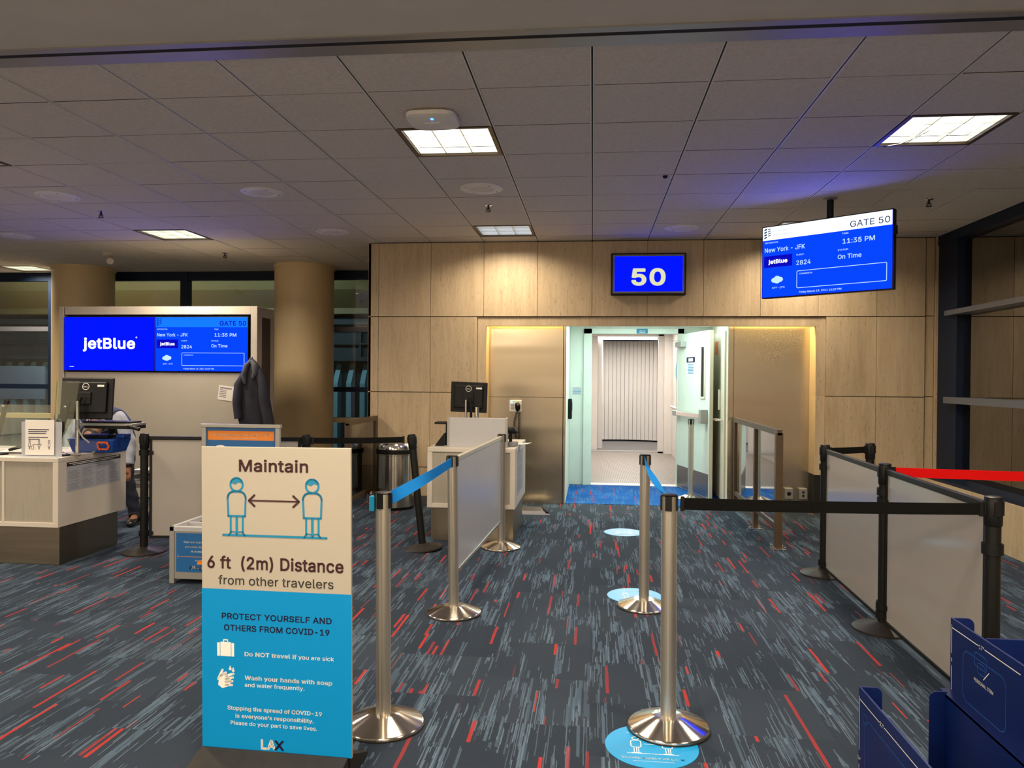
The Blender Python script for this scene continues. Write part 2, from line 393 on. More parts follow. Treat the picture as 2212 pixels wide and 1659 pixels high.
# ------------------------------------------------------------------ mesh helpers
class MB:
    def __init__(self):
        self.v = []; self.f = []; self.m = []; self.cur = 0

    def add(self, vs, fs):
        o = len(self.v)
        self.v += [tuple(p) for p in vs]
        self.f += [tuple(i + o for i in f) for f in fs]
        self.m += [self.cur] * len(fs)
        return self

    def box(self, x0, x1, y0, y1, z0, z1):
        vs = [(x0, y0, z0), (x1, y0, z0), (x1, y1, z0), (x0, y1, z0), (x0, y0, z1), (x1, y0, z1), (x1, y1, z1), (x0, y1, z1)]
        return self.add(vs, [(0, 3, 2, 1), (4, 5, 6, 7), (0, 1, 5, 4), (1, 2, 6, 5), (2, 3, 7, 6), (3, 0, 4, 7)])

    def bar(self, p0, p1, w, h, upv=(0, 0, 1)):
        p0, p1 = Vector(p0), Vector(p1)
        d = (p1 - p0).normalized(); s = d.cross(Vector(upv)).normalized(); u = s.cross(d)
        a, b_ = s * w / 2, u * h / 2
        vs = [p0 - a - b_, p0 + a - b_, p0 + a + b_, p0 - a + b_, p1 - a - b_, p1 + a - b_, p1 + a + b_, p1 - a + b_]
        return self.add(vs, [(0, 1, 2, 3), (4, 7, 6, 5), (0, 4, 5, 1), (1, 5, 6, 2), (2, 6, 7, 3), (3, 7, 4, 0)])

    def tube(self, pts, r, seg=10, caps=True, closed=False):
        pts = [Vector(p) for p in pts]; n = len(pts)
        rs = r if isinstance(r, (list, tuple)) else [r] * n
        t0 = (pts[1] - pts[0]).normalized()
        ref = Vector((0, 0, 1)) if abs(t0.z) < .9 else Vector((1, 0, 0))
        s = t0.cross(ref).normalized()
        vs = []
        for i, p in enumerate(pts):
            if i == 0: t = (pts[1] - pts[0])
            elif i == n - 1: t = (pts[-1] - pts[-2])
            else: t = (pts[i + 1] - pts[i - 1])
            t.normalize()
            s = (s - t * s.dot(t)).normalized(); u = t.cross(s)
            for k in range(seg):
                a = 2 * pi * k / seg
                vs.append(p + (s * cos(a) + u * sin(a)) * rs[i])
        fs = []
        for i in range(n - 1):
            for k in range(seg):
                k2 = (k + 1) % seg
                fs.append((i * seg + k, i * seg + k2, (i + 1) * seg + k2, (i + 1) * seg + k))
        if caps:
            fs.append(tuple(range(seg))[::-1]); fs.append(tuple((n - 1) * seg + k for k in range(seg)))
        return self.add(vs, fs)

    def cyl(self, p0, p1, r, seg=24):
        return self.tube([p0, p1], r, seg)

    def lathe(self, prof, c=(0, 0, 0), seg=48, axis='z', caps=True):
        vs = []; n = len(prof)
        for (r, z) in prof:
            for k in range(seg):
                a = 2 * pi * k / seg
                if axis == 'z': vs.append((c[0] + r * cos(a), c[1] + r * sin(a), c[2] + z))
                else: vs.append((c[0] + r * cos(a), c[1] + z, c[2] + r * sin(a)))
        fs = []
        for i in range(n - 1):
            for k in range(seg):
                k2 = (k + 1) % seg
                fs.append((i * seg + k, i * seg + k2, (i + 1) * seg + k2, (i + 1) * seg + k))
        if caps:
            fs.append(tuple(range(seg))[::-1]); fs.append(tuple((n - 1) * seg + k for k in range(seg)))
        return self.add(vs, fs)

    def prism(self, poly, o, u, v, thick):
        o, u, v = Vector(o), Vector(u), Vector(v); n = u.cross(v).normalized()
        k = len(poly)
        a = [o + u * p[0] + v * p[1] for p in poly]; b_ = [p - n * thick for p in a]
        fs = [tuple(range(k)), tuple(range(2 * k - 1, k - 1, -1))]
        for i in range(k):
            j = (i + 1) % k
            fs.append((i, i + k, j + k, j))
        return self.add(a + b_, fs)

    def build(self, name, mat, parent=None, bevel=0., smooth=False, seg=2, loc=None):
        me = bpy.data.meshes.new(name)
        me.from_pydata(self.v, [], self.f)
        mats = mat if isinstance(mat, (list, tuple)) else [mat]
        for x in mats:
            me.materials.append(M[x] if isinstance(x, str) else x)
        if len(mats) > 1:
            me.polygons.foreach_set('material_index', self.m)
        bm = bmesh.new(); bm.from_mesh(me); bmesh.ops.recalc_face_normals(bm, faces=bm.faces); bm.to_mesh(me); bm.free()
        if smooth:
            me.polygons.foreach_set('use_smooth', [True] * len(me.polygons))
            try: me.set_sharp_from_angle(angle=radians(38))
            except Exception: pass
        me.update()
        o = bpy.data.objects.new(name, me); COL.objects.link(o)
        if parent: o.parent = parent
        if loc: o.location = loc
        if bevel:
            b_ = o.modifiers.new('edge', 'BEVEL'); b_.width = bevel; b_.segments = seg; b_.limit_method = 'ANGLE'; b_.angle_limit = radians(40)
            b_.harden_normals = False
        return o


FONT = None
try:
    fp = os.path.join(bpy.utils.system_resource('DATAFILES'), 'fonts', 'Inter.woff2')
    if os.path.exists(fp): FONT = bpy.data.fonts.load(fp)
except Exception:
    FONT = None
_tc = {}


def glyphs(s, bold):
    """outline of a word, filled; bold adds a stroke along the outline"""
    k = (s, bold)
    if k in _tc: return _tc[k]
    cu = bpy.data.curves.new('tmp', 'FONT'); cu.body = s; cu.size = 40; cu.resolution_u = 3
    if FONT: cu.font = FONT
    cu.fill_mode = 'NONE'
    if bold > 0: cu.space_character = 1 + bold * 1.5
    ob = bpy.data.objects.new('tmp', cu); COL.objects.link(ob)
    dg = bpy.context.evaluated_depsgraph_get()
    me = bpy.data.meshes.new_from_object(ob.evaluated_get(dg))
    P0 = [Vector((v.co.x / 40, v.co.y / 40)) for v in me.vertices]; E0 = [tuple(e.vertices) for e in me.edges]
    bpy.data.objects.remove(ob); bpy.data.curves.remove(cu); bpy.data.meshes.remove(me)
    r = delaunay_2d_cdt(P0, E0, [], 0, 1e-6)
    vs = [(v.x, v.y) for v in r[0]]; fs = [tuple(f) for f in r[2]]
    # keep the triangles inside the letters (even-odd rule)
    A = np.array([P0[e[0]][:] for e in E0]); B = np.array([P0[e[1]][:] for e in E0])
    va = np.array(vs); ce = np.array([va[list(f)].mean(0) for f in fs])
    dy = B[:, 1] - A[:, 1]; dy[dy == 0] = 1e-12
    cross = (A[None, :, 1] > ce[:, None, 1]) != (B[None, :, 1] > ce[:, None, 1])
    xi = A[None, :, 0] + (ce[:, None, 1] - A[None, :, 1]) / dy[None] * (B[:, 0] - A[:, 0])[None]
    ins = ((cross & (xi > ce[:, None, 0])).sum(1) % 2) == 1
    fs = [f for f, i in zip(fs, ins) if i]
    if bold > 0:
        w = bold * .8
        for a, b in E0:
            d = P0[b] - P0[a]
            if d.length < 1e-7: continue
            d.normalize(); q = Vector((-d.y, d.x)) * w; e = d * w * .5; o = len(vs)
            vs += [tuple(P0[a] - q - e), tuple(P0[b] - q + e), tuple(P0[b] + q + e), tuple(P0[a] + q - e)]
            fs.append((o, o + 1, o + 2, o + 3))
    x0 = min(p[0] for p in vs); x1 = max(p[0] for p in vs)
    _tc[k] = (vs, fs, x0, x1)
    return _tc[k]


class Draw(MB):
    """flat marks on a face: u points right, v points up, seen from the side u x v faces"""
    def __init__(s, o, u, v, off=.0008):
        super().__init__()
        s.o, s.u, s.w = Vector(o), Vector(u).normalized(), Vector(v).normalized()
        s.n = s.u.cross(s.w); s.off = off; s.lift = 0.

    def P(s, x, y):
        return s.o + s.u * x + s.w * y + s.n * (s.off + s.lift)

    def poly(s, pts):
        return s.add([s.P(*p) for p in pts], [tuple(range(len(pts)))])

    def rect(s, x0, y0, x1, y1):
        return s.poly([(x0, y0), (x1, y0), (x1, y1), (x0, y1)])

    def disc(s, x, y, r, ry=None, n=28):
        ry = ry or r
        return s.poly([(x + r * cos(2 * pi * k / n), y + ry * sin(2 * pi * k / n)) for k in range(n)])

    def ring(s, x, y, r, w, n=32, a0=0, a1=2 * pi):
        vs = []
        for k in range(n + 1):
            a = a0 + (a1 - a0) * k / n
            vs += [s.P(x + (r - w / 2) * cos(a), y + (r - w / 2) * sin(a)), s.P(x + (r + w / 2) * cos(a), y + (r + w / 2) * sin(a))]
        return s.add(vs, [(2 * k, 2 * k + 1, 2 * k + 3, 2 * k + 2) for k in range(n)])

    def line(s, pts, w, closed=False, dots=True):
        pts = [Vector((p[0], p[1])) for p in pts]
        if closed: pts = pts + [pts[0]]
        for i in range(len(pts) - 1):
            d = (pts[i + 1] - pts[i])
            if d.length < 1e-7: continue
            d.normalize(); q = Vector((-d.y, d.x)) * w / 2
            s.poly([tuple(pts[i] - q), tuple(pts[i + 1] - q), tuple(pts[i + 1] + q), tuple(pts[i] + q)])
        if dots:
            for p in pts: s.disc(p.x, p.y, w / 2, n=10)
        return s

    def rrect(s, x0, y0, x1, y1, r, w):
        pts = []
        for cx, cy, a in ((x1 - r, y1 - r, 0), (x0 + r, y1 - r, 90), (x0 + r, y0 + r, 180), (x1 - r, y0 + r, 270)):
            for k in range(5):
                t = radians(a + k * 22.5); pts.append((cx + r * cos(t), cy + r * sin(t)))
        return s.line(pts, w, True, False)

    def text(s, t, x, y, cap, w=None, bold=0., align='L'):
        vs, fs, x0, x1 = glyphs(t, bold)
        sy = cap / .727; sx = sy if w is None else w / (x1 - x0)
        W_ = (x1 - x0) * sx
        ox = x - {'L': 0, 'C': W_ / 2, 'R': W_}[align]
        return s.add([s.P(ox + (p[0] - x0) * sx, y + p[1] * sy) for p in vs], fs)


def tag(o, label=None, cat=None, group=None, kind=None):
    if label: o['label'] = label
    if cat: o['category'] = cat
    if group: o['group'] = group
    if kind: o['kind'] = kind
    return o


def thing(name, label, cat, loc=(0, 0, 0), rz=0., group=None, rot=None):
    o = bpy.data.objects.new(name, None); COL.objects.link(o)
    o.empty_display_size = .1
    o.location = loc; o.rotation_euler = rot if rot else (0, 0, rz)
    return tag(o, label, cat, group)


def struct(mb, name, mat, label=None, cat=None, **kw):
    o = mb.build(name, mat, **kw); o['kind'] = 'structure'
    if label: o['label'] = label
    if cat: o['category'] = cat
    return o


def dup(root, loc, label, rot=None, group=None):
    r = root.copy(); COL.objects.link(r); r.location = loc
    r.rotation_euler = rot if rot else (0, 0, 0)
    r['label'] = label
    if group: r['group'] = group
    for ch in list(root.children):
        c = ch.copy(); COL.objects.link(c); c.parent = r
        for g in list(ch.children):
            d = g.copy(); COL.objects.link(d); d.parent = c
    return r


X_, Y_, Z_ = (1, 0, 0), (0, 1, 0), (0, 0, 1)
GX, GW, GY = -.016, .617, 4.121       # ceiling module: column origin, size, row origin
WY = 8.74                             # face of the stone wall

# ------------------------------------------------------------------ the setting
mb = MB(); mb.box(-14, 3.9, -.5, 10.75, -.1, 0)
struct(mb, 'floor', 'carpet', 'dark carpet with blue grey and red streaks', 'floor')
mb = MB(); mb.box(-.31, 1.575, 9.05, 10.66, 0, .004)  # thin carpet overlay, its blue stands for light spilling in the passage
struct(mb, 'floor_passage', 'carpetbluelit', 'gate passage carpet with blue lamp light in its colour', 'floor')
mb = MB(); mb.box(-14, 3.9, -9, -.5, -.1, -.001)  # unseen floor behind the camera, made pale to bounce light onto the ceiling
struct(mb, 'floor_concourse', 'bouncefloor', 'unseen pale concourse floor added to bounce light upward', 'floor')

LIGHT_CELLS = {(-2, 1): 'near', (3, 1): 'right', (-2, 6): 'wall', (3, 6): 'screen', (-8, 6): 'left', (-8, 1): 'edge', (-14, 10): 'far'}
tiles = MB(); slots = MB()
rows = list(range(-1, 12))
for c in range(-23, 6):
    x0, x1 = GX + c * GW, GX + (c + 1) * GW
    for j in rows:
        y0, y1 = GY + j * GW, GY + (j + 1) * GW
        if j == -1: y0 = 3.60
        if (c, j) in LIGHT_CELLS: continue
        if y0 > WY + .05 and x0 > -2.6: continue
        if x0 > 3.66: continue
        dz = random.uniform(-.0015, .0015)
        tiles.box(x0 + .013, min(x1, 3.75) - .013, y0 + .0055, min(y1, 11.3) - .0055, CEIL + dz, CEIL + .02)
tiles.cur = 1
tiles.box(-14.2, 4.0, 3.55, 11.4, CEIL + .12, CEIL + .15)
struct(tiles, 'ceiling', ['tile', 'darkslot'], 'suspended ceiling of square fibre tiles', 'ceiling')
mb = MB()
for c in range(-23, 7):
    x = GX + c * GW
    if x > 3.72: continue
    ye = WY if x > -2.6 else 11.2
    for s in (-1, 1):
        mb.box(x + s * .0085 - .0040, x + s * .0085 + .0040, 3.6, ye, CEIL - .002, CEIL + .012)
    mb.cur = 1; mb.box(x - .0045, x + .0045, 3.6, ye, CEIL + .002, CEIL + .012); mb.cur = 0
for j in range(0, 12):
    y = GY + j * GW
    mb.cur = 1; mb.box(-14.2, 3.7 if y < WY else -2.7, y - .0055, y + .0055, CEIL + .0015, CEIL + .012); mb.cur = 0
struct(mb, 'trim_1', ['tbar', 'darkslot'], 'metal grid between ceiling tiles', 'trim')
mb = MB(); mb.box(-14.2, 4.0, -9, 3.41, CEIL - .012, CEIL + .06)
struct(mb, 'ceiling_front', 'gypsum', 'smooth plaster ceiling nearest the camera', 'ceiling')
mb = MB()
mb.box(-14.2, 4.0, 3.405, 3.455, CEIL - .02, CEIL + .03)
mb.box(-14.2, 4.0, 3.495, 3.60, CEIL - .018, CEIL + .03)
mb.cur = 1; mb.box(-14.2, 4.0, 3.455, 3.495, CEIL - .0165, CEIL + .03)
struct(mb, 'trim_2', ['alugrey', 'darkslot'], 'slotted metal channel across the ceiling', 'trim')

# stone wall: slabs on a dark backing, with the recess of the gate cut out
RX0, RX1, RZ = -1.22, 2.44, 2.067
rowsz = [(0, .43), (.43, 1.298), (1.298, 2.172), (2.172, CEIL - .006)]
st = MB()
xs = [-2.605] + [GX + k * GW for k in range(-4, 6)] + [3.572]


def slabs(x0, x1, z0, z1, y, d=.03, gap=.0022):
    if x1 - x0 < .01: return
    st.box(x0 + gap, x1 - gap, y, y + d, z0 + .004, z1 - .004)


for z0, z1 in rowsz:
    for a, b_ in zip(xs[:-1], xs[1:]):
        if z0 > 2.1:
            slabs(a, b_, z0, z1, WY)
        else:
            L0, L1 = RX0 - .103, RX1 + .10
            if a < L0: slabs(a, min(b_, L0), z0, z1, WY)
            if b_ > L1: slabs(max(a, L1), b_, z0, z1, WY)
# recessed border round the opening
st.box(RX0 - .10, RX0, WY + .022, WY + .26, .43, RZ)
st.box(RX1, RX1 + .10, WY + .022, WY + .26, .43, RZ)
for a, b_ in zip([RX0 - .1] + [GX + k * GW for k in range(-1, 4)], [GX + k * GW for k in range(-1, 4)] + [RX1 + .1]):
    st.box(a + .001, b_ - .001, WY + .022, WY + .10, RZ, 2.168)
# end pilaster beside the side window
for z0, z1 in ((.43, 1.305), (1.305, 2.178), (2.178, CEIL - .006)):
    st.box(3.582, 3.665, WY + .012, WY + .06, z0 + .004, z1 - .004)
st.box(3.672, 3.70, WY - .01, WY + .06, .43, CEIL - .004)
st.cur = 1
st.box(-2.60, RX0 - .1, WY + .025, WY + .2, 0, CEIL); st.box(RX1 + .1, 3.72, WY + .03, WY + .2, 0, CEIL)
st.box(RX0 - .1, RX1 + .1, WY + .03, WY + .08, 2.168, CEIL)
st.box(RX0 - .1, RX0, WY + .03, WY + .26, 0, .425); st.box(RX1, RX1 + .1, WY + .03, WY + .26, 0, .425)
st.cur = 0
st.box(-2.605, -2.575, WY, 11.05, 0, CEIL)
struct(st, 'wall_back', ['trav', 'darkslot'], 'travertine wall holding the boarding gate', 'wall')
mb = MB()
for x0, x1 in ((-2.6, RX0), (RX1, 3.5)):
    mb.box(x0, x1, WY - .006, WY + .02, 0, .10)
struct(mb, 'baseboard_back', 'kick', 'dark metal skirting of the stone wall', 'baseboard')
# recess ceiling and passage
mb = MB()
mb.box(RX0 - .1, RX1 + .1, WY + .10, 10.95, 2.30, 2.36)
struct(mb, 'ceiling_recess', 'cream', 'ceiling of the gate recess', 'ceiling')
mb = MB()
mb.box(RX0 - .05, -.318, 9.0, 9.04, .0, 2.30)
mb.cur = 1; mb.box(-.345, -.336, 8.998, 9.0, 0, 2.30); mb.box(RX0 - .05, -.318, 8.9985, 9.0, 1.245, 1.249)
struct(mb, 'wall_steel_left', ['steel', 'darkslot'], 'brushed steel panel left of the gate door', 'wall')
mb = MB()
mb.box(1.545, RX1 + .05, 9.0, 9.04, .0, 2.30)
mb.cur = 1; mb.box(1.60, 1.604, 8.9985, 9.0, 0, 2.30)
struct(mb, 'wall_steel_right', ['steel', 'darkslot'], 'brushed steel panel right of the gate door', 'wall')
mb = MB()
mb.box(-.36, -.31, 9.04, 10.75, 0, 2.30)
mb.box(-.31, -.125, 10.70, 10.78, 0, 2.30)
mb.box(-.125, -.012, 10.66, 10.80, 0, 2.16)
mb.box(-.125, 1.25, 10.66, 10.80, 2.09, 2.16)
mb.box(-.31, 1.60, 10.72, 10.78, 2.16, 2.30)
mb.box(1.15, 1.24, 10.66, 10.80, 0, 2.16)
mb.box(1.24, 1.62, 10.70, 10.78, 0, 2.30)
struct(mb, 'wall_passage_left', 'mint', 'pale green door surround and passage wall', 'wall', bevel=.003)
mb = MB(); mb.box(1.575, 1.62, 9.04, 10.75, 0, 2.30); mb.box(1.545, 1.575, 9.04, 9.10, 0, 2.30)
struct(mb, 'wall_passage_right', 'cream', 'cream wall on the right of the passage', 'wall')
# jet bridge beyond the door
mb = MB(); mb.box(-.6, 2.0, 10.75, 15.6, -.1, .0); mb.cur = 1; mb.box(-.6, 2.2, 15.6, 19.2, -.1, .02)
mb.cur = 2; mb.box(-.012, 1.15, 10.64, 10.83, 0, .012); mb.box(-.6, 2.0, 15.5, 15.66, 0, .03)
for k in range(60):
    mb.cur = 0; x = -.02 + k * .027; mb.box(x, x + .010, 10.85, 15.45, 0, .006)
struct(mb, 'floor_bridge', ['bridgefloor', 'kick', 'diamond'], 'ribbed grey floor of the boarding bridge', 'floor')
mb = MB()
mb.box(1.54, 1.60, 10.8, 15.6, 0, 2.42); mb.box(-.66, -.6, 10.8, 15.6, 0, 2.42)
mb.box(1.30, 1.60, 15.5, 15.62, 0, 2.42); mb.box(1.40, 1.6, 15.3, 15.5, 0, 2.42)
mb.box(-.6, .10, 15.8, 15.9, 0, 2.5); mb.cyl((.14, 16.2, 0), (.14, 16.2, 2.5), .07)
mb.box(-.66, 1.6, 10.8, 19.0, 2.42, 2.48)
mb.box(-.6, 1.4, 15.5, 15.62, 2.33, 2.42)
struct(mb, 'wall_bridge', 'offwhite', 'white walls and ceiling of the boarding bridge', 'wall')
mb = MB()
n = 34
pts = []
for k in range(n + 1):
    t = k / n; a = radians(-50 + 100 * t)
    cx, cy = .75, 16.6
    for q in range(2):
        r = 1.55
        pts.append((cx + r * sin(a), cy + r * cos(a)))
# corrugated curved curtain: narrow slats with dark gaps
for k in range(n):
    a0, a1 = radians(-58 + 116 * (k + .045) / n), radians(-58 + 116 * (k + .955) / n)
    P0 = (cx + 1.6 * sin(a0), cy + 1.6 * cos(a0)); P1 = (cx + 1.6 * sin(a1), cy + 1.6 * cos(a1))
    mb.bar((P0[0], P0[1], 1.20), (P1[0], P1[1], 1.20), .02, 2.30)
mb.cur = 1
for k in range(n):
    a0, a1 = radians(-58 + 116 * k / n), radians(-58 + 116 * (k + 1) / n)
    mb.bar((cx + 1.63 * sin(a0), cy + 1.63 * cos(a0), 1.2), (cx + 1.63 * sin(a1), cy + 1.63 * cos(a1), 1.2), .01, 2.32)
struct(mb, 'wall_curtain', ['offwhite', 'gray'], 'slatted grey white curtain wall at the end of the bridge', 'wall')
t = thing('tube_lamp', 'long bright tube lamp at the top of the boarding bridge', 'lamp', (.66, 16.05, 2.31))
MB().box(-.66, .70, -.06, .06, .03, .10).build('housing', 'offwhite', t, .004)
MB().cyl((-.62, 0, 0), (.66, 0, 0), .035, 16).build('tube', 'tubelight', t, smooth=True)
t = thing('handrail', 'white round handrail on the wall of the boarding bridge', 'handrail', (1.54, 12.6, 0))
MB().tube([(0, 2.2, .93), (-.06, 2.15, .95), (-.07, 2.0, .96), (-.07, -1.5, .96)], .022, 12).build('rail', 'offwhite', t, smooth=True)
for y in (1.7, .4, -.9):
    MB().tube([(-.07, y, .95), (-.07, y, .90), (0, y, .88)], .010, 8).build('bracket', 'chrome', t, smooth=True)
tag(MB().add([(1.538, 14.4 + .16 * cos(a * pi / 12), 1.62 + .17 * sin(a * pi / 12)) for a in range(24)] + [(1.534, 14.4 + .16 * cos(a * pi / 12), 1.62 + .17 * sin(a * pi / 12)) for a in range(24)],
    [tuple(range(24)), tuple(range(24, 48))] + [(i, (i + 1) % 24, 24 + (i + 1) % 24, 24 + i) for i in range(24)]).build('wall_decal', 'decal'),
    'round blue sticker on the boarding bridge wall', 'sticker')

# open door leaf of the gate
leaf = thing('door_1', 'pale green steel gate door standing open into the passage', 'door', (1.15, 10.68, 0), radians(-90 + 13.5))
leaf['kind'] = 'structure'
# local x runs along the leaf away from the hinge, local -y is the face seen
MB().box(.0, 1.15, 0, .045, .012, 2.075).build('leaf', 'mint', leaf, .002)
MB().box(.03, 1.13, -.002, 0, .02, .31).build('kick_plate', 'kick', leaf)
MB().box(1.15, 1.152, .0, .045, .012, 2.075).build('edge_strip', 'cream', leaf)
f = MB()
for a, b_, c, d in ((.86, .885, 1.23, 1.90), (.985, 1.01, 1.23, 1.90), (.885, .985, 1.23, 1.255), (.885, .985, 1.875, 1.90)):
    f.box(a, b_, -.012, 0, c, d)
f = f.build('vision_frame', 'cream', leaf, .002)
MB().box(.885, .985, -.004, -.001, 1.255, 1.875).build('glazing', 'black', f)
p = MB().box(.05, 1.02, -.075, -.035, .985, 1.045).build('panic_bar', 'chrome', leaf, .006)
MB().box(.03, .16, -.08, 0, .98, 1.05).build('end_cap', 'alugrey', p, .006)
MB().box(1.02, 1.10, -.09, 0, .93, 1.10).build('latch', 'alugrey', p, .006)
p = MB().box(.10, .34, -.075, 0, 1.90, 1.97).build('door_closer', 'alugrey', leaf, .006)
MB().bar((.2, -.05, 1.985), (-.12, -.22, 1.99), .03, .008).build('arm', 'chrome', p)
p = MB().box(.36, .66, -.0025, 0, 1.50, 1.76).build('notice', 'paper', leaf)
d = Draw((.36, -.0025, 1.50), X_, Z_); d.rect(0, .19, .30, .26); d.build('header', 'inknavy', p)
d = Draw((.36, -.0035, 1.50), X_, Z_); d.rect(.07, .205, .23, .245)
d.build('header_text', 'inkwhite', p)
d = Draw((.36, -.0025, 1.50), X_, Z_)
for k in range(7): d.rect(.04 + .01 * (k % 3), .16 - k * .02, .26 - .012 * (k % 2), .17 - k * .02)
d.build('print', 'inkteal', p)
d2 = thing('door_2', 'cream service door in the right wall of the passage', 'door', (1.575, 9.95, 0))
d2['kind'] = 'structure'
MB().box(-.022, -.001, -.62, .55, .02, 2.05).build('leaf', 'cream', d2, .002)
MB().box(-.05, -.022, -.35, -.30, 1.10, 1.35).build('latch', 'chrome', d2, .003)
MB().tube([(-.022, -.55, .985), (-.10, -.55, .985), (-.10, -.25, .985), (-.022, -.25, .985)], .012, 8).build('handle', 'chrome', d2, smooth=True)
MB().box(-.026, -.022, -.15, .08, 1.78, 1.95).build('sticker', 'orange', d2)
# number plate and small notices at the door
t = thing('number_plate', 'small dark plate with the door number over the gate door', 'sign', (.67, 10.66, 2.125))
MB().box(-.075, .075, -.006, 0, -.03, .032).build('plate', 'inkteal', t)
d = Draw((0, -.006, 0), X_, Z_); d.text('308', 0, -.006, .026, .085, .01, 'C'); d.rect(-.04, -.022, .04, -.014); d.build('lettering', 'inkwhite', t)
t = thing('warning_label', 'small white warning label on the pale green door surround', 'label', (-.215, 10.70, 1.30))
MB().box(-.075, .075, -.003, 0, -.055, .06).build('sheet', 'paper', t)
d = Draw((0, -.003, 0), X_, Z_); d.text('WARNING', 0, .036, .014, .10, .015, 'C')
for k in range(5): d.rect(-.06, .02 - k * .016, .06 - .01 * (k % 2), .027 - k * .016)
d.build('print', 'inkteal', t)
t = thing('card_reader', 'black card reader on the jamb beside the gate passage', 'card reader', (-.31, 9.9, 1.08))
MB().box(0, .05, -.07, .07, -.13, .13).build('body', 'black', t, .012)
MB().box(.05, .056, -.04, .04, -.02, .09).build('keypad', 'gray', t, .002)

# windows: rear left and right
win = MB()
WIY = 11.05
win.box(-14.2, -2.6, WIY - .05, WIY + .06, 2.90, CEIL + .05)
for z0, z1, mcol in ((1.245, 1.315, 0), (.0, .10, 0)):
    win.box(-14.2, -2.6, WIY - .045, WIY + .05, z0, z1)
for x in (-12.6, -10.4, -8.25, -6.12, -3.95):
    win.box(x - .06, x + .06, WIY - .06, WIY + .06, 0, CEIL)
win.cur = 1; win.box(-14.2, -2.6, WIY - .05, WIY + .05, 2.13, 2.20)
win.cur = 2; win.box(-14.2, -2.6, WIY - .16, WIY - .05, .80, .87)
wo = struct(win, 'window_1', ['winframe', 'bluegrey', 'column'], 'dark window wall at the rear left', 'window')
MB().box(-14.2, -2.6, WIY + .0, WIY + .008, .1, 2.92).build('glass_pane', 'winglass', wo)
WX = 3.75
win = MB()
win.box(WX - .06, WX + .08, -9, WY, CEIL - .10, CEIL + .05)
win.box(WX - .05, WX + .10, 8.30, WY + .02, .43, CEIL)
for y in (5.6, 2.6, -.4, -3.4):
    win.box(WX - .04, WX + .08, y - .07, y + .07, .43, CEIL)
win.box(3.54, WX + .1, -9, WY + .02, .44, .47)
win.cur = 1
win.box(WX - .11, WX + .05, -9, 8.45, 2.155, 2.205); win.box(WX - .11, WX + .05, -9, 8.45, 1.245, 1.31)
wo = struct(win, 'window_2', ['winframe', 'bluegrey'], 'dark window wall along the right', 'window')
MB().box(WX + .02, WX + .028, -9, 8.4, .47, CEIL - .08).build('glass_pane', 'sideglass', wo)
mb = MB()
y = 8.74
while y > -9:
    y2 = max(y - 1.22, -9); mb.box(3.51, 3.62, y2 + .003, y - .003, 0, .44); y = y2
struct(mb, 'wall_right', 'trav', 'low travertine wall under the right windows', 'wall')
mb = MB(); mb.box(3.40, 3.515, 8.2, WY, 0, .10)
# round columns
for i, (x, y) in enumerate(((-4.075, 10.55), (-7.42, 10.55))):
    mb = MB(); mb.lathe([(.41, 0), (.41, CEIL - .05)], (x, y, 0), 64)
    mb.lathe([(.425, CEIL - .05), (.425, CEIL)], (x, y, 0), 64)
    struct(mb, 'column_%d' % (i + 1), 'column', ['round tan column right of the screen cabinet', 'round tan column behind the screen cabinet'][i], 'column', smooth=True)
# rest of the room, behind and beside the camera
mb = MB(); mb.box(-14.2, 4, -9.1, -9, 0, CEIL); struct(mb, 'wall_front', 'rearwall', 'pale wall at the far side of the concourse', 'wall')
mb = MB(); mb.box(-14.2, -14.1, -9, 11.1, 0, CEIL); struct(mb, 'wall_left', 'rearwall', 'pale side wall of the concourse', 'wall')
mb = MB(); mb.box(-30, 30, 11.15, 60, -1.2, -1.0); mb.box(3.95, 30, -20, 11.15, -1.2, -1.0)
struct(mb, 'ground', 'apron', 'dark apron outside the windows', 'ground')

# boarding bridge seen through the rear left glass
t = thing('boarding_bridge', 'dark boarding bridge with pale ribs outside the rear windows', 'boarding bridge', (-8, 13.4, -1.0))
MB().box(-7, 5.2, .25, 2.4, 1.0, 2.75).build('side_wall', 'findark', t)
for k in range(48):
    x = -6.9 + k * .25
    m_ = MB(); m_.add([(x, .25, 1.0), (x, .02, 1.0), (x, .02, 2.35), (x, .25, 2.70), (x + .09, .25, 1.0), (x + .09, .02, 1.0), (x + .09, .02, 2.35), (x + .09, .25, 2.70)],
                      [(0, 1, 2, 3), (4, 7, 6, 5), (0, 4, 5, 1), (1, 5, 6, 2), (2, 6, 7, 3), (3, 7, 4, 0)])
    m_.build('rib', 'finteal', t)
MB().box(-7, 5.2, -.02, 2.4, 2.75, 2.82).build('cornice', 'findark', t)
r = MB()
r.box(-7, 5.2, .2, .25, 2.82, 3.4); r.box(-7, 5.2, .1, .15, 3.05, 3.08)
for k in range(14): r.box(-7 + k * .9, -6.96 + k * .9, .12, .17, 2.82, 3.5)
r.build('upper_glazing', 'findark', t)
MB().box(-7, 5.2, -.1, 2.4, 3.4, 3.5).build('roof', 'findark', t)
MB().box(-3.5, -2.2, .0, .03, 2.0, 2.62).build('service_panel', 'panelblue', t)
t = thing('outside_canopy', 'tan roof canopy outside above the boarding bridge', 'canopy', (-8, 13.2, 2.62))
cm = MB()
cp = [(-.1, -.05), (-.1, .05), (-.6, .32), (-1.0, .75), (-1.9, 1.5), (-1.9, 1.6), (.8, 1.6), (.8, -.05)]
cm.add([(-8, y, z) for y, z in cp] + [(5.3, y, z) for y, z in cp], [tuple(range(8)), tuple(range(15, 7, -1))] + [(i, (i + 1) % 8, 8 + (i + 1) % 8, 8 + i) for i in range(8)])
cm.build('soffit', 'canopytan', t)
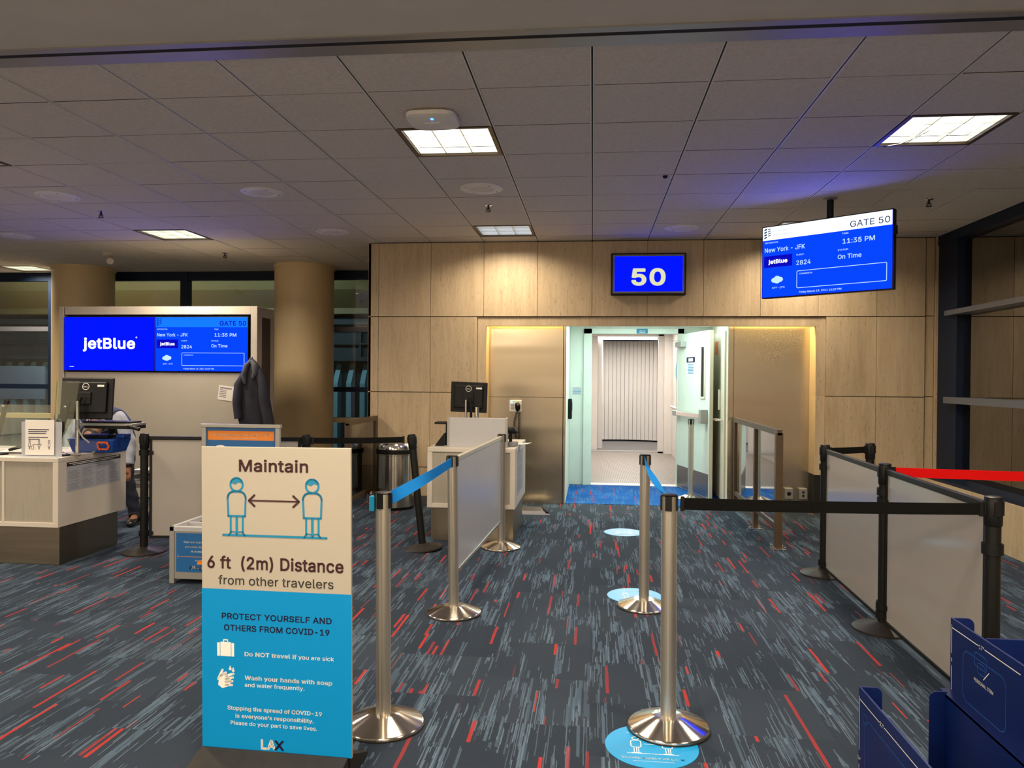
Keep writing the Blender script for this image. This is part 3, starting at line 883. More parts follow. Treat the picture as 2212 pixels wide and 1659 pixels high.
MB().cyl((-1.55, -.35, .10), (-1.55, -.35, .14), .05, 16).build('downlight', 'tubelight', t)


# ------------------------------------------------------------------ ceiling fittings
def make_troffer(name, label, dim):
    t = thing(name, label, 'ceiling light', group='recessed square ceiling lights')
    f = MB()
    w = GW / 2 - .004; iw = w - .028
    for a, b_, c, d in ((-w, -iw, -w, w), (iw, w, -w, w), (-iw, iw, -w, -iw), (-iw, iw, iw, w)):
        f.box(a, b_, c, d, -.004, .03)
    f.build('frame', 'bronze', t)
    MB().box(-iw, iw, -iw, iw, .055, .065).build('diffuser', 'lampdim' if dim else 'lampglow', t)
    l = MB()
    for k in range(4):
        q = -iw + 2 * iw * k / 3
        l.box(q - .003, q + .003, -iw, iw, .012, .05); l.box(-iw, iw, q - .003, q + .003, .012, .05)
    l.build('louvre', 'louvre', t)
    return t


tl = {'near': 'bright square ceiling light below the white wireless access point',
      'right': 'bright square ceiling light upper right, with a hanging wire across it',
      'wall': 'dimmer square ceiling light close to the travertine wall',
      'screen': 'square ceiling light mostly hidden behind the hanging gate screen',
      'left': 'square ceiling light above the screen cabinet on the left',
      'edge': 'square ceiling light cut by the left edge, nearer of two',
      'far': 'square ceiling light at the left edge, near the rear windows'}
brightT = make_troffer('ceiling_light', tl['near'], False)
dimT = None
for (c, j), k in LIGHT_CELLS.items():
    loc = (GX + (c + .5) * GW, GY + (j + .5) * GW, CEIL)
    if k == 'near': brightT.location = loc
    elif k in ('wall', 'screen'):
        if dimT is None:
            dimT = make_troffer('ceiling_light', tl[k], True); dimT.location = loc
        else: dup(dimT, loc, tl[k])
    else: dup(brightT, loc, tl[k])
    area('troffer_lamp', (loc[0], loc[1], CEIL - .006), .5, .5, TROFFER_W * (.46 if k in ('wall', 'screen') else 1), WARM, spread=radians(150))
for i, (x, y) in enumerate(((-4.5, 1.9), (-.9, 1.9), (2.2, 1.9), (-9, 5.4), (-9, 1.5), (-9, 8.5))):  # unseen fill lamps added out of frame to brighten the room
    area('unseen_fill_lamp', (x, y, CEIL - .03), .6, .6, TROFFER_W * 1.2, WARM, spread=radians(150))
for x in (-11, -6.5, -2.5, 1.5):  # stronger unseen fill behind the camera, bounced off the pale floor
    for y in (-2.5, -6):
        area('unseen_fill_lamp', (x, y, CEIL - .03), 1.0, 1.0, 190, WARM)
t = MB(); t.tube([(1.90, 5.33, CEIL - .01), (1.96, 5.2, CEIL - .03), (2.0, 5.05, CEIL - .035), (2.04, 4.97, CEIL - .02)], .003, 6)
tag(t.build('wire', 'black', smooth=True), 'thin dark wire dangling across the upper right ceiling light', 'wire')


def make_speaker():
    t = thing('ceiling_speaker', '', 'speaker', group='round ceiling speakers')
    MB().lathe([(.178, 0), (.178, -.006), (.165, -.012), (.105, -.012), (.100, -.006), (.10, 0)], seg=40).build('trim_ring', 'inkwhite', t, smooth=True)
    MB().lathe([(.10, -.004), (.0998, -.008), (.02, -.009)], seg=32).build('grille', 'paper', t, smooth=True)
    s = MB()
    for k in range(4):
        a = k * pi / 2 + .6; s.lathe([(.006, -.011), (.005, -.014)], (.142 * cos(a), .142 * sin(a), 0), 10)
    s.build('screws', 'darkslot', t)
    return t


SPK = [((-.925, 6.281), 'round ceiling speaker in front of the sprinkler at ceiling centre'),
       ((-2.80, 6.28), 'shiny edged round ceiling speaker left of the centre speaker'),
       ((-4.66, 6.28), 'round ceiling speaker lit bluish above the blue logo screen'),
       ((-2.80, 8.06), 'faint round ceiling speaker in front of the right column'),
       ((.90, 8.06), 'round ceiling speaker above and right of the gate number sign'),
       ((-6.48, 8.06), 'faint round ceiling speaker at the left edge')]
sp = make_speaker(); sp.location = (*SPK[0][0], CEIL); sp['label'] = SPK[0][1]
for (xy, lb) in SPK[1:]: dup(sp, (*xy, CEIL), lb)


def make_sprinkler():
    t = thing('sprinkler', '', 'sprinkler', group='ceiling sprinklers')
    MB().lathe([(.036, 0), (.034, -.006), (.02, -.010)], seg=20).build('escutcheon', 'chrome', t, smooth=True)
    s = MB(); s.cyl((0, 0, -.01), (0, 0, -.045), .009, 10); s.tube([(-.012, 0, -.03), (-.02, 0, -.045), (-.006, 0, -.06)], .004, 6); s.tube([(.012, 0, -.03), (.02, 0, -.045), (.006, 0, -.06)], .004, 6)
    s.build('body', 'darkbase', t)
    s = MB(); s.lathe([(.026, -.060), (.026, -.063)], seg=16); s.build('deflector', 'darkbase', t)
    return t


SPR = [((-.95, 6.89), 'sprinkler head between the centre speaker and the wall light'),
       ((-4.68, 6.90), 'sprinkler head above the left screens, right of a bluish speaker'),
       ((-4.66, 9.35), 'sprinkler head in the ceiling near the rear columns'),
       ((2.85, 6.93), 'sprinkler head right of the hanging screen pole')]
sp = make_sprinkler(); sp.location = (*SPR[0][0], CEIL); sp['label'] = SPR[0][1]
for (xy, lb) in SPR[1:]: dup(sp, (*xy, CEIL), lb)
t = MB(); t.lathe([(.02, 0), (.018, -.012), (.008, -.02)], (.54, 6.0, CEIL), 14)
tag(t.build('ceiling_sensor', 'black', smooth=True), 'tiny black sensor on a ceiling tile', 'sensor')
t = thing('security_camera', 'small cream camera on the ceiling above the left column', 'camera', (-6.2, 9.3, CEIL))
MB().lathe([(.07, 0), (.07, -.03), (.05, -.04)], seg=24).build('mount', 'white', t, smooth=True)
MB().tube([(0, 0, -.04), (.03, -.03, -.10), (.10, -.12, -.12)], [.03, .045, .04], 14).build('body', 'white', t, smooth=True)
# wireless access point
t = thing('access_point', 'white rounded wireless access point on the ceiling with blue light', 'access point', (-.962, 4.53, CEIL))
bm_ = MB()
for zz, s in ((0, .12), (-.012, .15), (-.034, .148), (-.045, .125)):
    for k in range(40):
        a = 2 * pi * k / 40; q = 4.0
        rx = (abs(cos(a)) ** (2 / q)) * (1 if cos(a) > 0 else -1); ry = (abs(sin(a)) ** (2 / q)) * (1 if sin(a) > 0 else -1)
        bm_.v.append((rx * s, ry * s, zz))
for i in range(3):
    for k in range(40): bm_.f.append((i * 40 + k, i * 40 + (k + 1) % 40, (i + 1) * 40 + (k + 1) % 40, (i + 1) * 40 + k)); bm_.m.append(0)
bm_.f += [tuple(range(40)), tuple(range(120, 160))]; bm_.m += [0, 0]
bm_.build('shell', 'inkwhite', t, smooth=True)
MB().box(-.05, .05, -.02, .06, -.049, -.044).build('raised_face', 'inkwhite', t, .003)
MB().lathe([(.010, -.043), (.008, -.050), (.003, -.052)], (.012, -.085, 0), 14).build('status_light', 'led', t)
area('access_point_glow', (-.95, 4.44, CEIL - .056), .02, .02, .12, (.1, .25, 1))


# ------------------------------------------------------------------ screens
def flight_screen(t, w, h, y, head, headtext, name='picture'):
    """flight information page on a screen w x h, centre at origin, in the local xz plane facing -y"""
    O = (-w / 2, y, -h / 2)
    p = MB().box(-w / 2, w / 2, y, y + .004, -h / 2, h / 2).build(name, 'scrmid', t)
    d = Draw(O, X_, Z_); d.rect(0, h * .812, w, h); d.build('header_band', head, p)
    d = Draw(O, X_, Z_, .0016)
    d.text('GATE 50', w * .985, h * .845, h * .115, w * .285, 0.008 if headtext == 'scrnavy' else .02, 'R')
    for k in range(4):
        d.poly([(w * .012, h * (.835 + .038 * k)), (w * .034, h * (.850 + .038 * k)), (w * .034, h * (.872 + .038 * k)), (w * .012, h * (.857 + .038 * k))])
        d.poly([(w * .043, h * (.868 + .03 * k)), (w * .068, h * (.880 + .03 * k)), (w * .068, h * (.892 + .03 * k)), (w * .043, h * (.880 + .03 * k))])
    d.build('header_text', headtext, p)
    d = Draw(O, X_, Z_, .0016)
    d.text('Los Angeles', w * .088, h * .925, h * .032, w * .12); d.text('World Airports', w * .088, h * .868, h * .032, w * .15)
    d.build('owner_text', 'scrsky', p)
    d = Draw(O, X_, Z_, .0016)
    S = lambda s, x, y2, c, ww=None, b=.012: d.text(s, w * x, h * y2, h * c, None if ww is None else w * ww, b)
    S('DESTINATION:', .018, .765, .028, .115); S('New York - JFK', .018, .640, .086, .335)
    S('TIME:', .64, .765, .028, .05); S('11:35 PM', .645, .640, .086, .235)
    S('FLIGHT:', .285, .55, .028, .062); S('2824', .285, .42, .086, .115)
    S('STATUS:', .61, .55, .028, .078); S('On Time', .61, .44, .080, .175)
    S('COMMENTS:', .31, .285, .026, .105)
    S('82°F - 27°C', .085, .115, .034, .105); S('Friday March 19, 2021 10:29 PM', .31, .028, .036, .33)
    d.rrect(w * .29, h * .10, w * .965, h * .335, h * .012, h * .008)
    for (x, y2, r) in ((.10, .235, .026), (.125, .255, .03), (.15, .24, .028), (.125, .225, .03)):
        d.disc(w * x, h * y2, w * r * .9, h * r * 1.3)
    d.build('page_text', 'scrtext', p)
    d = Draw(O, X_, Z_, .0012); d.rect(w * .012, h * .42, w * .25, h * .585)
    d.build('carrier_tile', 'scrdeep', p)
    d = Draw(O, X_, Z_, .0020); d.text('jetBlue', w * .131, h * .475, h * .075, w * .16, .035, 'C'); d.build('carrier_logo', 'scrwhite', p)
    return p


# hanging gate screen
sw, sh = 1.105, .622
ang = atan2(6.39 - 7.1, 2.354 - 1.51)
t = thing('hanging_screen', 'large flight screen hung from the ceiling on a black pole', 'screen', (1.932, 6.745, 2.52), ang)
MB().box(-sw / 2 - .01, sw / 2 + .01, .002, .06, -sh / 2 - .01, sh / 2 + .01).build('casing', 'black', t, .004)
MB().box(-.2, .2, .06, .13, -.15, .15).build('mount_plate', 'black', t, .004)
MB().cyl((0, .12, .0), (0, .12, CEIL - 2.52 - .008), .028, 20).build('pole', 'blackmetal', t, smooth=True)
MB().lathe([(.055, CEIL - 2.52), (.055, CEIL - 2.52 - .012), (.03, CEIL - 2.52 - .016)], (0, .12, 0), 24).build('ceiling_collar', 'gray', t, smooth=True)
MB().box(sw / 2 + .01, sw / 2 + .022, .01, .05, .12, .19).build('receiver', 'black', t)
flight_screen(t, sw, sh, -.002, 'scrwhite', 'scrnavy')

# gate number sign on the wall
t = thing('gate_sign', 'lit blue gate sign reading 50 on the travertine wall', 'sign', (.605, WY, 2.636))
MB().box(-.41, .41, -.10, 0, -.232, .232).build('case', 'black', t, .005)
f = MB()
for a, b_, c, d in ((-.392, -.372, -.215, .215), (.372, .392, -.215, .215), (-.372, .372, -.215, -.195), (-.372, .372, .195, .215)):
    f.box(a, b_, -.106, -.1, c, d)
f.build('inner_frame', 'gray', t)
MB().box(-.372, .372, -.103, -.1, -.195, .195).build('face', 'scrblue', t)
d = Draw((0, -.104, 0), X_, Z_); d.text('50', 0, -.120, .245, .375, .035, 'C'); d.build('lettering', 'gatecream', t)

# screen cabinet on the left
KX0, KX1, KY = -6.366, -3.889, 8.6
KH = 2.28
t = thing('screen_cabinet', 'tall grey cabinet with recessed top holding two blue screens', 'cabinet', (-5.1, 8.6, 0))
x0, x1 = KX0 + 5.1, KX1 + 5.1
MB().box(x0, x1, .06, .47, 0, KH).build('carcass', 'kioskframe', t, .004)
f = MB(); f.box(x0, x0 + .064, 0, .06, 0, KH); f.box(x1 - .078, x1, 0, .06, 0, KH); f.box(x0 + .075, x1 - .078, 0, .06, 2.185, KH)
f.build('frame', 'kioskframe', t, .003)
MB().box(x0 + .078, x1 - .08, .012, .06, .02, 1.50).build('front_panel', 'kioskface', t, .003)
MB().box(x0 + .075, x1 - .078, .05, .062, 1.50, 2.185).build('screen_recess', 'darkslot', t)
MB().box(x1 - .001, x1 + .004, .13, .36, .15, 2.16).build('side_panel', 'bronze', t)
MB().tube([(x1 - .04, 0, 1.66), (x1 - .04, -.03, 1.665), (x1 - .04, -.04, 1.69)], .007, 8).build('coat_hook', 'chrome', t, smooth=True)
t = thing('logo_screen', 'screen showing a white airline logo on plain blue', 'screen', (-5.722, KY + .0, 1.838))
MB().box(-.573, .573, .0, .045, -.322, .322).build('casing', 'black', t, .003)
p = MB().box(-.567, .567, -.004, 0, -.316, .316).build('picture', 'scrblue', t)
d = Draw((0, -.004, 0), X_, Z_); d.text('jetBlue', 0, -.055, .17, .66, .03, 'C'); d.ring(.345, .075, .008, .004); d.rect(-.50, -.275, -.445, -.270)
d.build('lettering', 'scrwhite', p)
t = thing('flight_screen', 'screen on the left cabinet listing the New York flight', 'screen', (-4.571, KY + .0, 1.838))
MB().box(-.573, .573, .0, .045, -.322, .322).build('casing', 'black', t, .003)
MB().box(-.5, -.3, .005, .04, -.334, -.322).build('sensor_bar', 'black', t)
flight_screen(t, 1.134, .632, -.004, 'scrsky', 'scrdeep')
t = thing('paper_notice', 'paper sheet taped crookedly on the screen cabinet', 'paper', (-4.275, KY + .011, 1.265), rot=(0, radians(7), 0))
MB().box(-.09, .09, -.002, 0, -.085, .085).build('sheet', 'paper', t)
d = Draw((0, -.002, 0), X_, Z_)
d.rect(-.075, .05, .07, .065)
for k in range(5): d.rect(-.075, .03 - k * .02, .01, .037 - k * .02)
d.build('print', 'inkgrey', t)

# jacket on the coat hook
t = thing('jacket', 'dark jacket hanging from the corner of the screen cabinet', 'jacket', (-3.86, KY - .135, 0))
secs = [(1.66, -.02, .03, .03), (1.62, -.015, .06, .05), (1.56, -.01, .10, .08), (1.46, -.01, .145, .095), (1.33, -.01, .165, .10), (1.18, 0, .18, .10), (1.02, .015, .19, .10), (.90, .035, .205, .095), (.80, .06, .20, .085), (.755, .08, .18, .07)]
jm = MB(); ns = 36
for (z, cx_, rx, ry) in secs:
    for k in range(ns):
        a = 2 * pi * k / ns
        fold = 1 + .10 * sin(5 * a + z * 3) * (1.7 - z) + .05 * sin(9 * a - z * 7)
        jm.v.append((cx_ + rx * cos(a) * fold, ry * sin(a) * fold, z + (.07 * (-cos(a)) if z < .92 else .02 * -cos(a))))
for i in range(len(secs) - 1):
    for k in range(ns): jm.f.append((i * ns + k, i * ns + (k + 1) % ns, (i + 1) * ns + (k + 1) % ns, (i + 1) * ns + k)); jm.m.append(0)
jm.f += [tuple(range(ns))[::-1], tuple(range((len(secs) - 1) * ns, len(secs) * ns))]; jm.m += [0, 0]
jm.build('body', 'jacket', t, smooth=True)
c = MB(); c.tube([(-.01, -.05, 1.64), (.03, -.075, 1.60), (.06, -.085, 1.52), (.03, -.10, 1.44)], [.02, .035, .04, .02], 10); c.tube([(-.02, -.05, 1.64), (-.06, -.075, 1.58), (-.08, -.095, 1.48), (-.06, -.10, 1.38)], [.02, .035, .035, .02], 10)
c.build('collar', 'jacketlight', t, smooth=True)
c = MB(); c.tube([(.07, -.05, 1.53), (.14, -.07, 1.40), (.16, -.08, 1.20), (.20, -.08, 1.0), (.235, -.08, .80)], [.05, .065, .06, .06, .055], 14); c.build('sleeve', 'jacket', t, smooth=True)
c = MB(); c.tube([(-.08, -.05, 1.50), (-.15, -.06, 1.36), (-.165, -.07, 1.15), (-.15, -.07, .98)], [.045, .06, .055, .05], 14); c.build('sleeve', 'jacket', t, smooth=True)


# ------------------------------------------------------------------ stanchions, belts, barrier panels
PH = .985


def make_silver():
    t = thing('stanchion', '', 'stanchion', group='silver belt stanchions')
    MB().lathe([(.170, 0), (.170, .011), (.1695, .0125), (.166, .0155), (.164, .0163), (.07, .0525), (.062, .0545), (.045, .056)], seg=72).build('base', 'disc', t, smooth=True)
    MB().lathe([(.173, 0), (.173, .006)], seg=48).build('floor_ring', 'darkbase', t)
    p = MB(); p.cyl((0, 0, .055), (0, 0, .925), .0315, 32)
    p = p.build('pole', 'alu', t, smooth=True)
    g = MB()
    for k in range(4):
        a = radians(-100 + 90 * k); g.box(-.004, .004, -.0325, -.030, .06, .92)
        o = g.v[-8:]; g.v[-8:] = [(x * cos(a) - y * sin(a), x * sin(a) + y * cos(a), z) for x, y, z in o]
    g.build('channel', 'alugrey', p)
    h = MB(); h.cyl((0, 0, .925), (0, 0, .978), .0315, 32); h.build('head', 'alu', t, smooth=True)
    MB().lathe([(.033, .978), (.035, .981), (.035, PH - .002), (.030, PH)], seg=32).build('cap', 'black', t, smooth=True)
    for k in range(4):
        c = MB(); a = radians(-10 + 90 * k); ca, sa = cos(a), sin(a)
        c.box(-.014, .014, .030, .036, .918, .978)
        o = c.v[-8:]; c.v[-8:] = [(x * ca - y * sa, x * sa + y * ca, z) for x, y, z in o]
        c.build('belt_slot', 'black', t)
    return t


SIL = [((-.866, 3.168), 'silver stanchion beside the standing distance sign', (0, radians(-.5), 0)),
       ((-.847, 4.72), 'silver stanchion at the near end of the white barrier board', (0, radians(-1.0), 0)),
       ((-.776, 6.60), 'silver stanchion at the far end of the white barrier board', (0, 0, 0)),
       ((.33, 3.28), 'silver stanchion standing on the nearest round floor sticker', (0, radians(-.3), 0)),
       ((.342, 5.02), 'silver stanchion just behind the middle round floor sticker', (0, 0, 0)),
       ((1.208, 9.616), 'silver stanchion before the open gate door', (0, 0, 0))]
s0 = make_silver()
for i, (xy, lb, rot) in enumerate(SIL):
    if i == 0: s0.location = (*xy, 0); s0.rotation_euler = rot; s0['label'] = lb
    else: dup(s0, (*xy, 0.0022 if i == 3 else 0), lb, rot)


c = MB(); c.box(-.056, -.034, -.020, .020, .905, .968); c.build('belt_clip', 'inkteal', s0, .002)


def make_black():
    t = thing('stanchion', '', 'stanchion', group='black belt stanchions')
    MB().lathe([(.170, 0), (.170, .012), (.162, .018), (.06, .042), (.045, .05)], seg=64).build('base', 'darkbase', t, smooth=True)
    p = MB(); p.cyl((0, 0, .045), (0, 0, .86), .031, 32); p.build('pole', 'blackmetal', t, smooth=True)
    MB().lathe([(.0335, .86), (.036, .865), (.036, .965), (.034, .97), (.034, PH - .003), (.029, PH)], seg=32).build('head', 'black', t, smooth=True)
    for k in range(4):
        c = MB(); a = radians(90 * k); ca, sa = cos(a), sin(a)
        c.box(-.012, .012, .034, .040, .905, .965)
        o = c.v[-8:]; c.v[-8:] = [(x * ca - y * sa, x * sa + y * ca, z) for x, y, z in o]
        c.build('belt_slot', 'black', t)
    return t


BL = [((-3.685, 6.01), 'black stanchion right of the left counter', (0, 0, 0)),
      ((-2.36, 6.17), 'black stanchion whose top shows above the distance sign', (0, 0, 0)),
      ((-1.433, 6.46), 'black stanchion leaning left in front of the trash can', (0, radians(-6.2), 0)),
      ((1.755, 6.03), 'black stanchion at the far end of the right barrier panels', (0, 0, 0)),
      ((2.16, 6.26), 'black stanchion behind the right barrier panels', (0, 0, 0)),
      ((1.72, 4.737), 'black stanchion with the red belt, between two barrier panels', (0, 0, 0)),
      ((1.695, 3.453), 'nearest black stanchion, right, by the navy bag sizer', (0, 0, 0))]
b0 = make_black()
for i, (xy, lb, rot) in enumerate(BL):
    if i == 0: b0.location = (*xy, 0); b0['label'] = lb
    else: dup(b0, (*xy, 0), lb, rot)


def belt(name, mat, p0, p1, label, w=.05, sag=.01, twist=(0, 0), n=24):
    p0, p1 = Vector(p0), Vector(p1)
    d = (p1 - p0).normalized(); side = Vector((-d.y, d.x, 0)).normalized()
    mb = MB()
    for k in range(n + 1):
        s = k / n; p = p0.lerp(p1, s) - Vector((0, 0, sag * 4 * s * (1 - s)))
        a = twist[0] + (twist[1] - twist[0]) * s if not callable(twist) else twist(s)
        u = Vector((0, 0, 1)) * cos(a) + side * sin(a); q = side * cos(a) - Vector((0, 0, 1)) * sin(a)
        for e, g in ((-1, -1), (1, -1), (1, 1), (-1, 1)):
            mb.v.append(tuple(p + u * (e * w / 2) + q * (g * .0012)))
    for k in range(n):
        for e in range(4):
            e2 = (e + 1) % 4
            mb.f.append((k * 4 + e, k * 4 + e2, (k + 1) * 4 + e2, (k + 1) * 4 + e)); mb.m.append(0)
    mb.f += [(0, 3, 2, 1), (n * 4, n * 4 + 1, n * 4 + 2, n * 4 + 3)]; mb.m += [0, 0]
    t = thing(name, label, 'belt', tuple(p0))
    o = mb.build('webbing', mat, t, smooth=True)
    o.location = -p0
    for p, s in ((p0, 1), (p1, -1)):
        a = p + d * s * .001; e = MB(); e.bar(tuple(a), tuple(a + d * s * .016), .012, .062)
        e = e.build('end_clip', 'black', t, .002); e.location = -p0
    return t


def edge(a, b_, r=.036):
    a, b_ = Vector(a), Vector(b_); d = (b_ - a).normalized()
    return a + d * r, b_ - d * r


p, q = edge((-.869, 3.168, .948), (-.858, 4.72, .948), .042)
belt('blue_belt', 'beltblue', p + Vector((.004, 0, 0)), q, 'blue belt between the stanchion by the sign and the white board', .055, .006, lambda s: .25 * sin(pi * s) + .55 * sin(2 * pi * s) * (1 - s))
p, q = edge((.329, 3.28, .948), (.342, 5.02, .948), .042)
belt('blue_belt', 'beltblue', p, q, 'blue belt between the two middle silver stanchions', .055, .02, lambda s: 1.0 * sin(pi * s) + .2)
p, q = edge((.33, 3.28, .948), (1.695, 3.453, .93), .042)
belt('black_belt', 'beltblack', p, q, 'black belt stretched from silver post to nearest black post', .05, .004)
p, q = edge((-2.36, 6.17, .935), (-1.556, 6.46, .935), .042)
belt('black_belt', 'beltblack', p, q, 'black belt above the distance sign to the leaning post', .05, .004)
p, q = edge((1.755, 6.03, .935), (2.16, 6.26, .935), .042)
belt('black_belt', 'beltblack', p, q, 'short black belt between the two far right black posts', .05, .002)
p, q = edge((1.72, 4.737, .935), (3.51, 4.60, .93), .042)
belt('red_belt', 'beltred', p, q + Vector((.036, 0, 0)), 'bright red belt running right toward the windows', .055, .004)
t = thing('belt_receiver', 'belt wall clip catching the red belt', 'clip', (3.51, 4.60, .93))
MB().box(-.002, .03, -.03, .03, -.5, .04).build('plate', 'black', t, .003)


def barrier(name, mat, frame, p0, p1, z0, z1, label, fw_=.022, clamps=True, dz=0.):
    p0, p1 = Vector(p0), Vector(p1); L = (p1 - p0).length
    t = thing(name, label, 'barrier panel', (p0.x, p0.y, 0), atan2(p1.y - p0.y, p1.x - p0.x))
    MB().box(fw_, L - fw_, -.004, .004, z0 + fw_, z1 - fw_).build('board', mat, t)
    MB().box(0, L, -.013, .013, z1 - .032, z1).build('top_rail', frame, t, .004)
    MB().box(0, L, -.010, .010, z0, z0 + fw_).build('bottom_rail', frame, t, .003)
    for x in (0, L - fw_):
        MB().box(x, x + fw_, -.010, .010, z0 + fw_, z1 - .032).build('side_rail', frame, t, .003)
    if clamps:
        for x, s in ((-.042, 1), (L + .042, -1)):
            for z in (z0 + .02 + dz, z1 - .16 - dz):
                c = MB(); c.lathe([(.0345, z), (.042, z), (.042, z + .045), (.0345, z + .045), (.0345, z)], (x, 0, 0), 24, caps=False); c.box(min(x + s * .03, x + s * .075), max(x + s * .03, x + s * .075), -.012, .012, z + .008, z + .037)
                c.build('clamp', 'black', t)
    return t


def bpan(a, b_, **k):
    p, q = edge((*a, 0), (*b_, 0), .044)
    return p, q


p, q = bpan((-.858, 4.72), (-.776, 6.60))
barrier('barrier_panel', 'whitecool', 'alu', p, q, .225, .972, 'white board barrier between two silver stanchions', clamps=False)
p, q = bpan((1.755, 6.03), (1.72, 4.737))
barrier('barrier_panel', 'panel', 'blackmetal', p, q, .05, .955, 'farther grey barrier panel with black frame on the right')
p, q = bpan((1.72, 4.737), (1.695, 3.453))
barrier('barrier_panel', 'panel', 'blackmetal', p, q, .05, .955, 'nearer grey barrier panel with black frame on the right', dz=.055)
p, q = bpan((-3.685, 6.01), (-2.36, 6.17))
barrier('barrier_panel', 'panel', 'blackmetal', p, q, .12, .965, 'grey barrier panel behind the bag sizer on the left')

# round floor stickers
for i, (x, y, lb) in enumerate(((.248, 3.112, 'round blue floor sticker under the nearest silver stanchion'),
                                (.297, 5.262, 'round blue floor sticker in front of the second silver stanchion'),
                                (.308, 7.426, 'farthest round blue floor sticker, in the lane to the gate'))):
    t = thing('floor_sticker', lb, 'floor sticker', (x, y, 0), 0, 'round blue floor stickers')
    MB().lathe([(.185, .0), (.185, .0018)], seg=64).build('disc', 'decal', t)
    d = Draw((0, 0, .0018), X_, Y_, .0003)
    for s in (-1, 1):
        cx_ = s * .062
        d.ring(cx_, .055, .013, .004, 20); d.rrect(cx_ - .020, -.02, cx_ + .020, .038, .012, .004)
        for q in (-.009, .001, .009): d.line([(cx_ + q, -.02), (cx_ + q, -.062)], .003)
        d.line([(cx_ - .018, -.066), (cx_ + .018, -.066)], .004)
    d.line([(-.03, .01), (.03, .01)], .003); d.line([(-.10, -.07), (.10, -.07)], .003)
    d.text('6 FT (2M) DISTANCE', 0, .10, .012, .19, .02, 'C')
    d.text('TRAVEL SAFELY AT LA', -.016, -.112, .017, .215, .03, 'C')
    d.text('www.FlyLAX.com/TravelSafely', 0, -.133, .008, .16, .0, 'C')
    d.build('lettering', 'inkwhite', t)
    d = Draw((0, 0, .0018), X_, Y_, .0003); d.text('X', .102, -.112, .017, .018, .03); d.build('dark_letter', 'inknavy', t)

# ------------------------------------------------------------------ distance sign in front
SX0, SX1 = (-1.440, 2.735), (-.854, 2.700)
SL = sqrt((SX1[0] - SX0[0]) ** 2 + (SX1[1] - SX0[1]) ** 2)
t = thing('standing_sign', 'tall cream and blue standing sign about keeping six feet distance', 'sign', (SX0[0], SX0[1], 0), rot=(0, radians(-.6), atan2(SX1[1] - SX0[1], SX1[0] - SX0[0])))
zb, zt, zm = .078, 1.205, .675
SB = .080
MB().box(0, SL, 0, .012, SB, 1.205).build('board', 'signwhite', t, .002)
d = Draw((0, 0, 0), X_, Z_); d.rect(0, SB + .001, SL, zm); d.build('blue_field', 'signblue', t)
b_ = MB()
prof = [(-.26, .0), (-.26, .012), (-.012, .085), (-.004, .085), (-.004, .02), (.016, .02), (.016, .085), (.024, .085), (.20, .012), (.20, 0)]
vs = [(0.0, y, z) for y, z in prof] + [(SL - .012, y, z) for y, z in prof]
k = len(prof)
b_.add(vs, [tuple(range(k))[::-1], tuple(range(k, 2 * k))] + [(i, (i + 1) % k, k + (i + 1) % k, k + i) for i in range(k)])
b_.build('foot', 'darkbase', t, .002)
sh_ = zt - zm
d = Draw((0, 0, 0), X_, Z_, .0012)
# px measures on the flat board: width .587, heights from the top edge
tx = lambda fx: SL * fx
d.text('Maintain', tx(.49), 1.205 - .090, .060, .272, .022, 'C')
d.text('6 ft  (2m) Distance', tx(.495), 1.205 - .452, .062, .535, .022, 'C')
d.line([(tx(.33), 1.205 - .198), (tx(.655), 1.205 - .198)], .0062)
for s, x in ((1, .325), (-1, .66)):
    d.line([(tx(x) + s * .022, 1.205 - .178), (tx(x), 1.205 - .198), (tx(x) + s * .022, 1.205 - .218)], .008)
d.build('lettering', 'inkmaroon', t)
d = Draw((0, 0, 0), X_, Z_, .0012); d.text('from other travelers', tx(.50), 1.205 - .512, .046, .452, .004, 'C'); d.build('lettering', 'inkblack', t)
d = Draw((0, 0, 0), X_, Z_, .0012)
for cx_, q in ((.242, 1), (.748, -1)):
    cx_ = tx(cx_); hz = 1.205 - .140; w_ = .0075
    d.ring(cx_, hz, .0245, w_)
    hp = [(cx_ + .0265 * cos(a), hz + .0265 * sin(a)) for a in [radians(x) for x in range(8, 173, 8)]]
    d.poly(hp + [(cx_ - .02, hz + .006), (cx_ - .004, hz + .001), (cx_ + .006, hz + .009)])
    # body
    bx, top, bot = .036, hz - .028, hz - .117
    pts = [(cx_ - bx + .003, bot)] + [(cx_ - bx, top - .022)] + [(cx_ - bx + .024 - .024 * cos(radians(a)), top - .022 + .024 * sin(radians(a))) for a in range(0, 91, 15)] + \
          [(cx_ + bx - .024 + .024 * sin(radians(a)), top - .022 + .024 * cos(radians(a))) for a in range(0, 91, 15)] + [(cx_ + bx, top - .022), (cx_ + bx - .003, bot)]
    d.line(pts, w_, True)
    for q in (-.024, 0, .024):
        d.line([(cx_ + q, bot), (cx_ + q, bot - .062)], w_ * (1.3 if q == 0 else 1), dots=False)
    for s in (-1, 1):
        d.line([(cx_ + s * .022, bot - .058), (cx_ + s * .032, bot - .072)], w_ * .9)
        d.ring(cx_ + s * .014, bot - .072, .014, .005, 12, 0, pi)
d.line([(tx(.15), 1.205 - .328), (tx(.84), 1.205 - .328)], .0085)
d.build('pictogram', 'inkteal', t)
B0 = SB
d = Draw((0, 0, 0), X_, Z_, .0012)
d.text('PROTECT YOURSELF AND', tx(.505), 1.205 - .640, .030, .432, .026, 'C'); d.text('OTHERS FROM COVID-19', tx(.505), 1.205 - .683, .030, .415, .026, 'C')
d.build('lettering', 'inknavy', t)
d = Draw((0, 0, 0), X_, Z_, .0012)
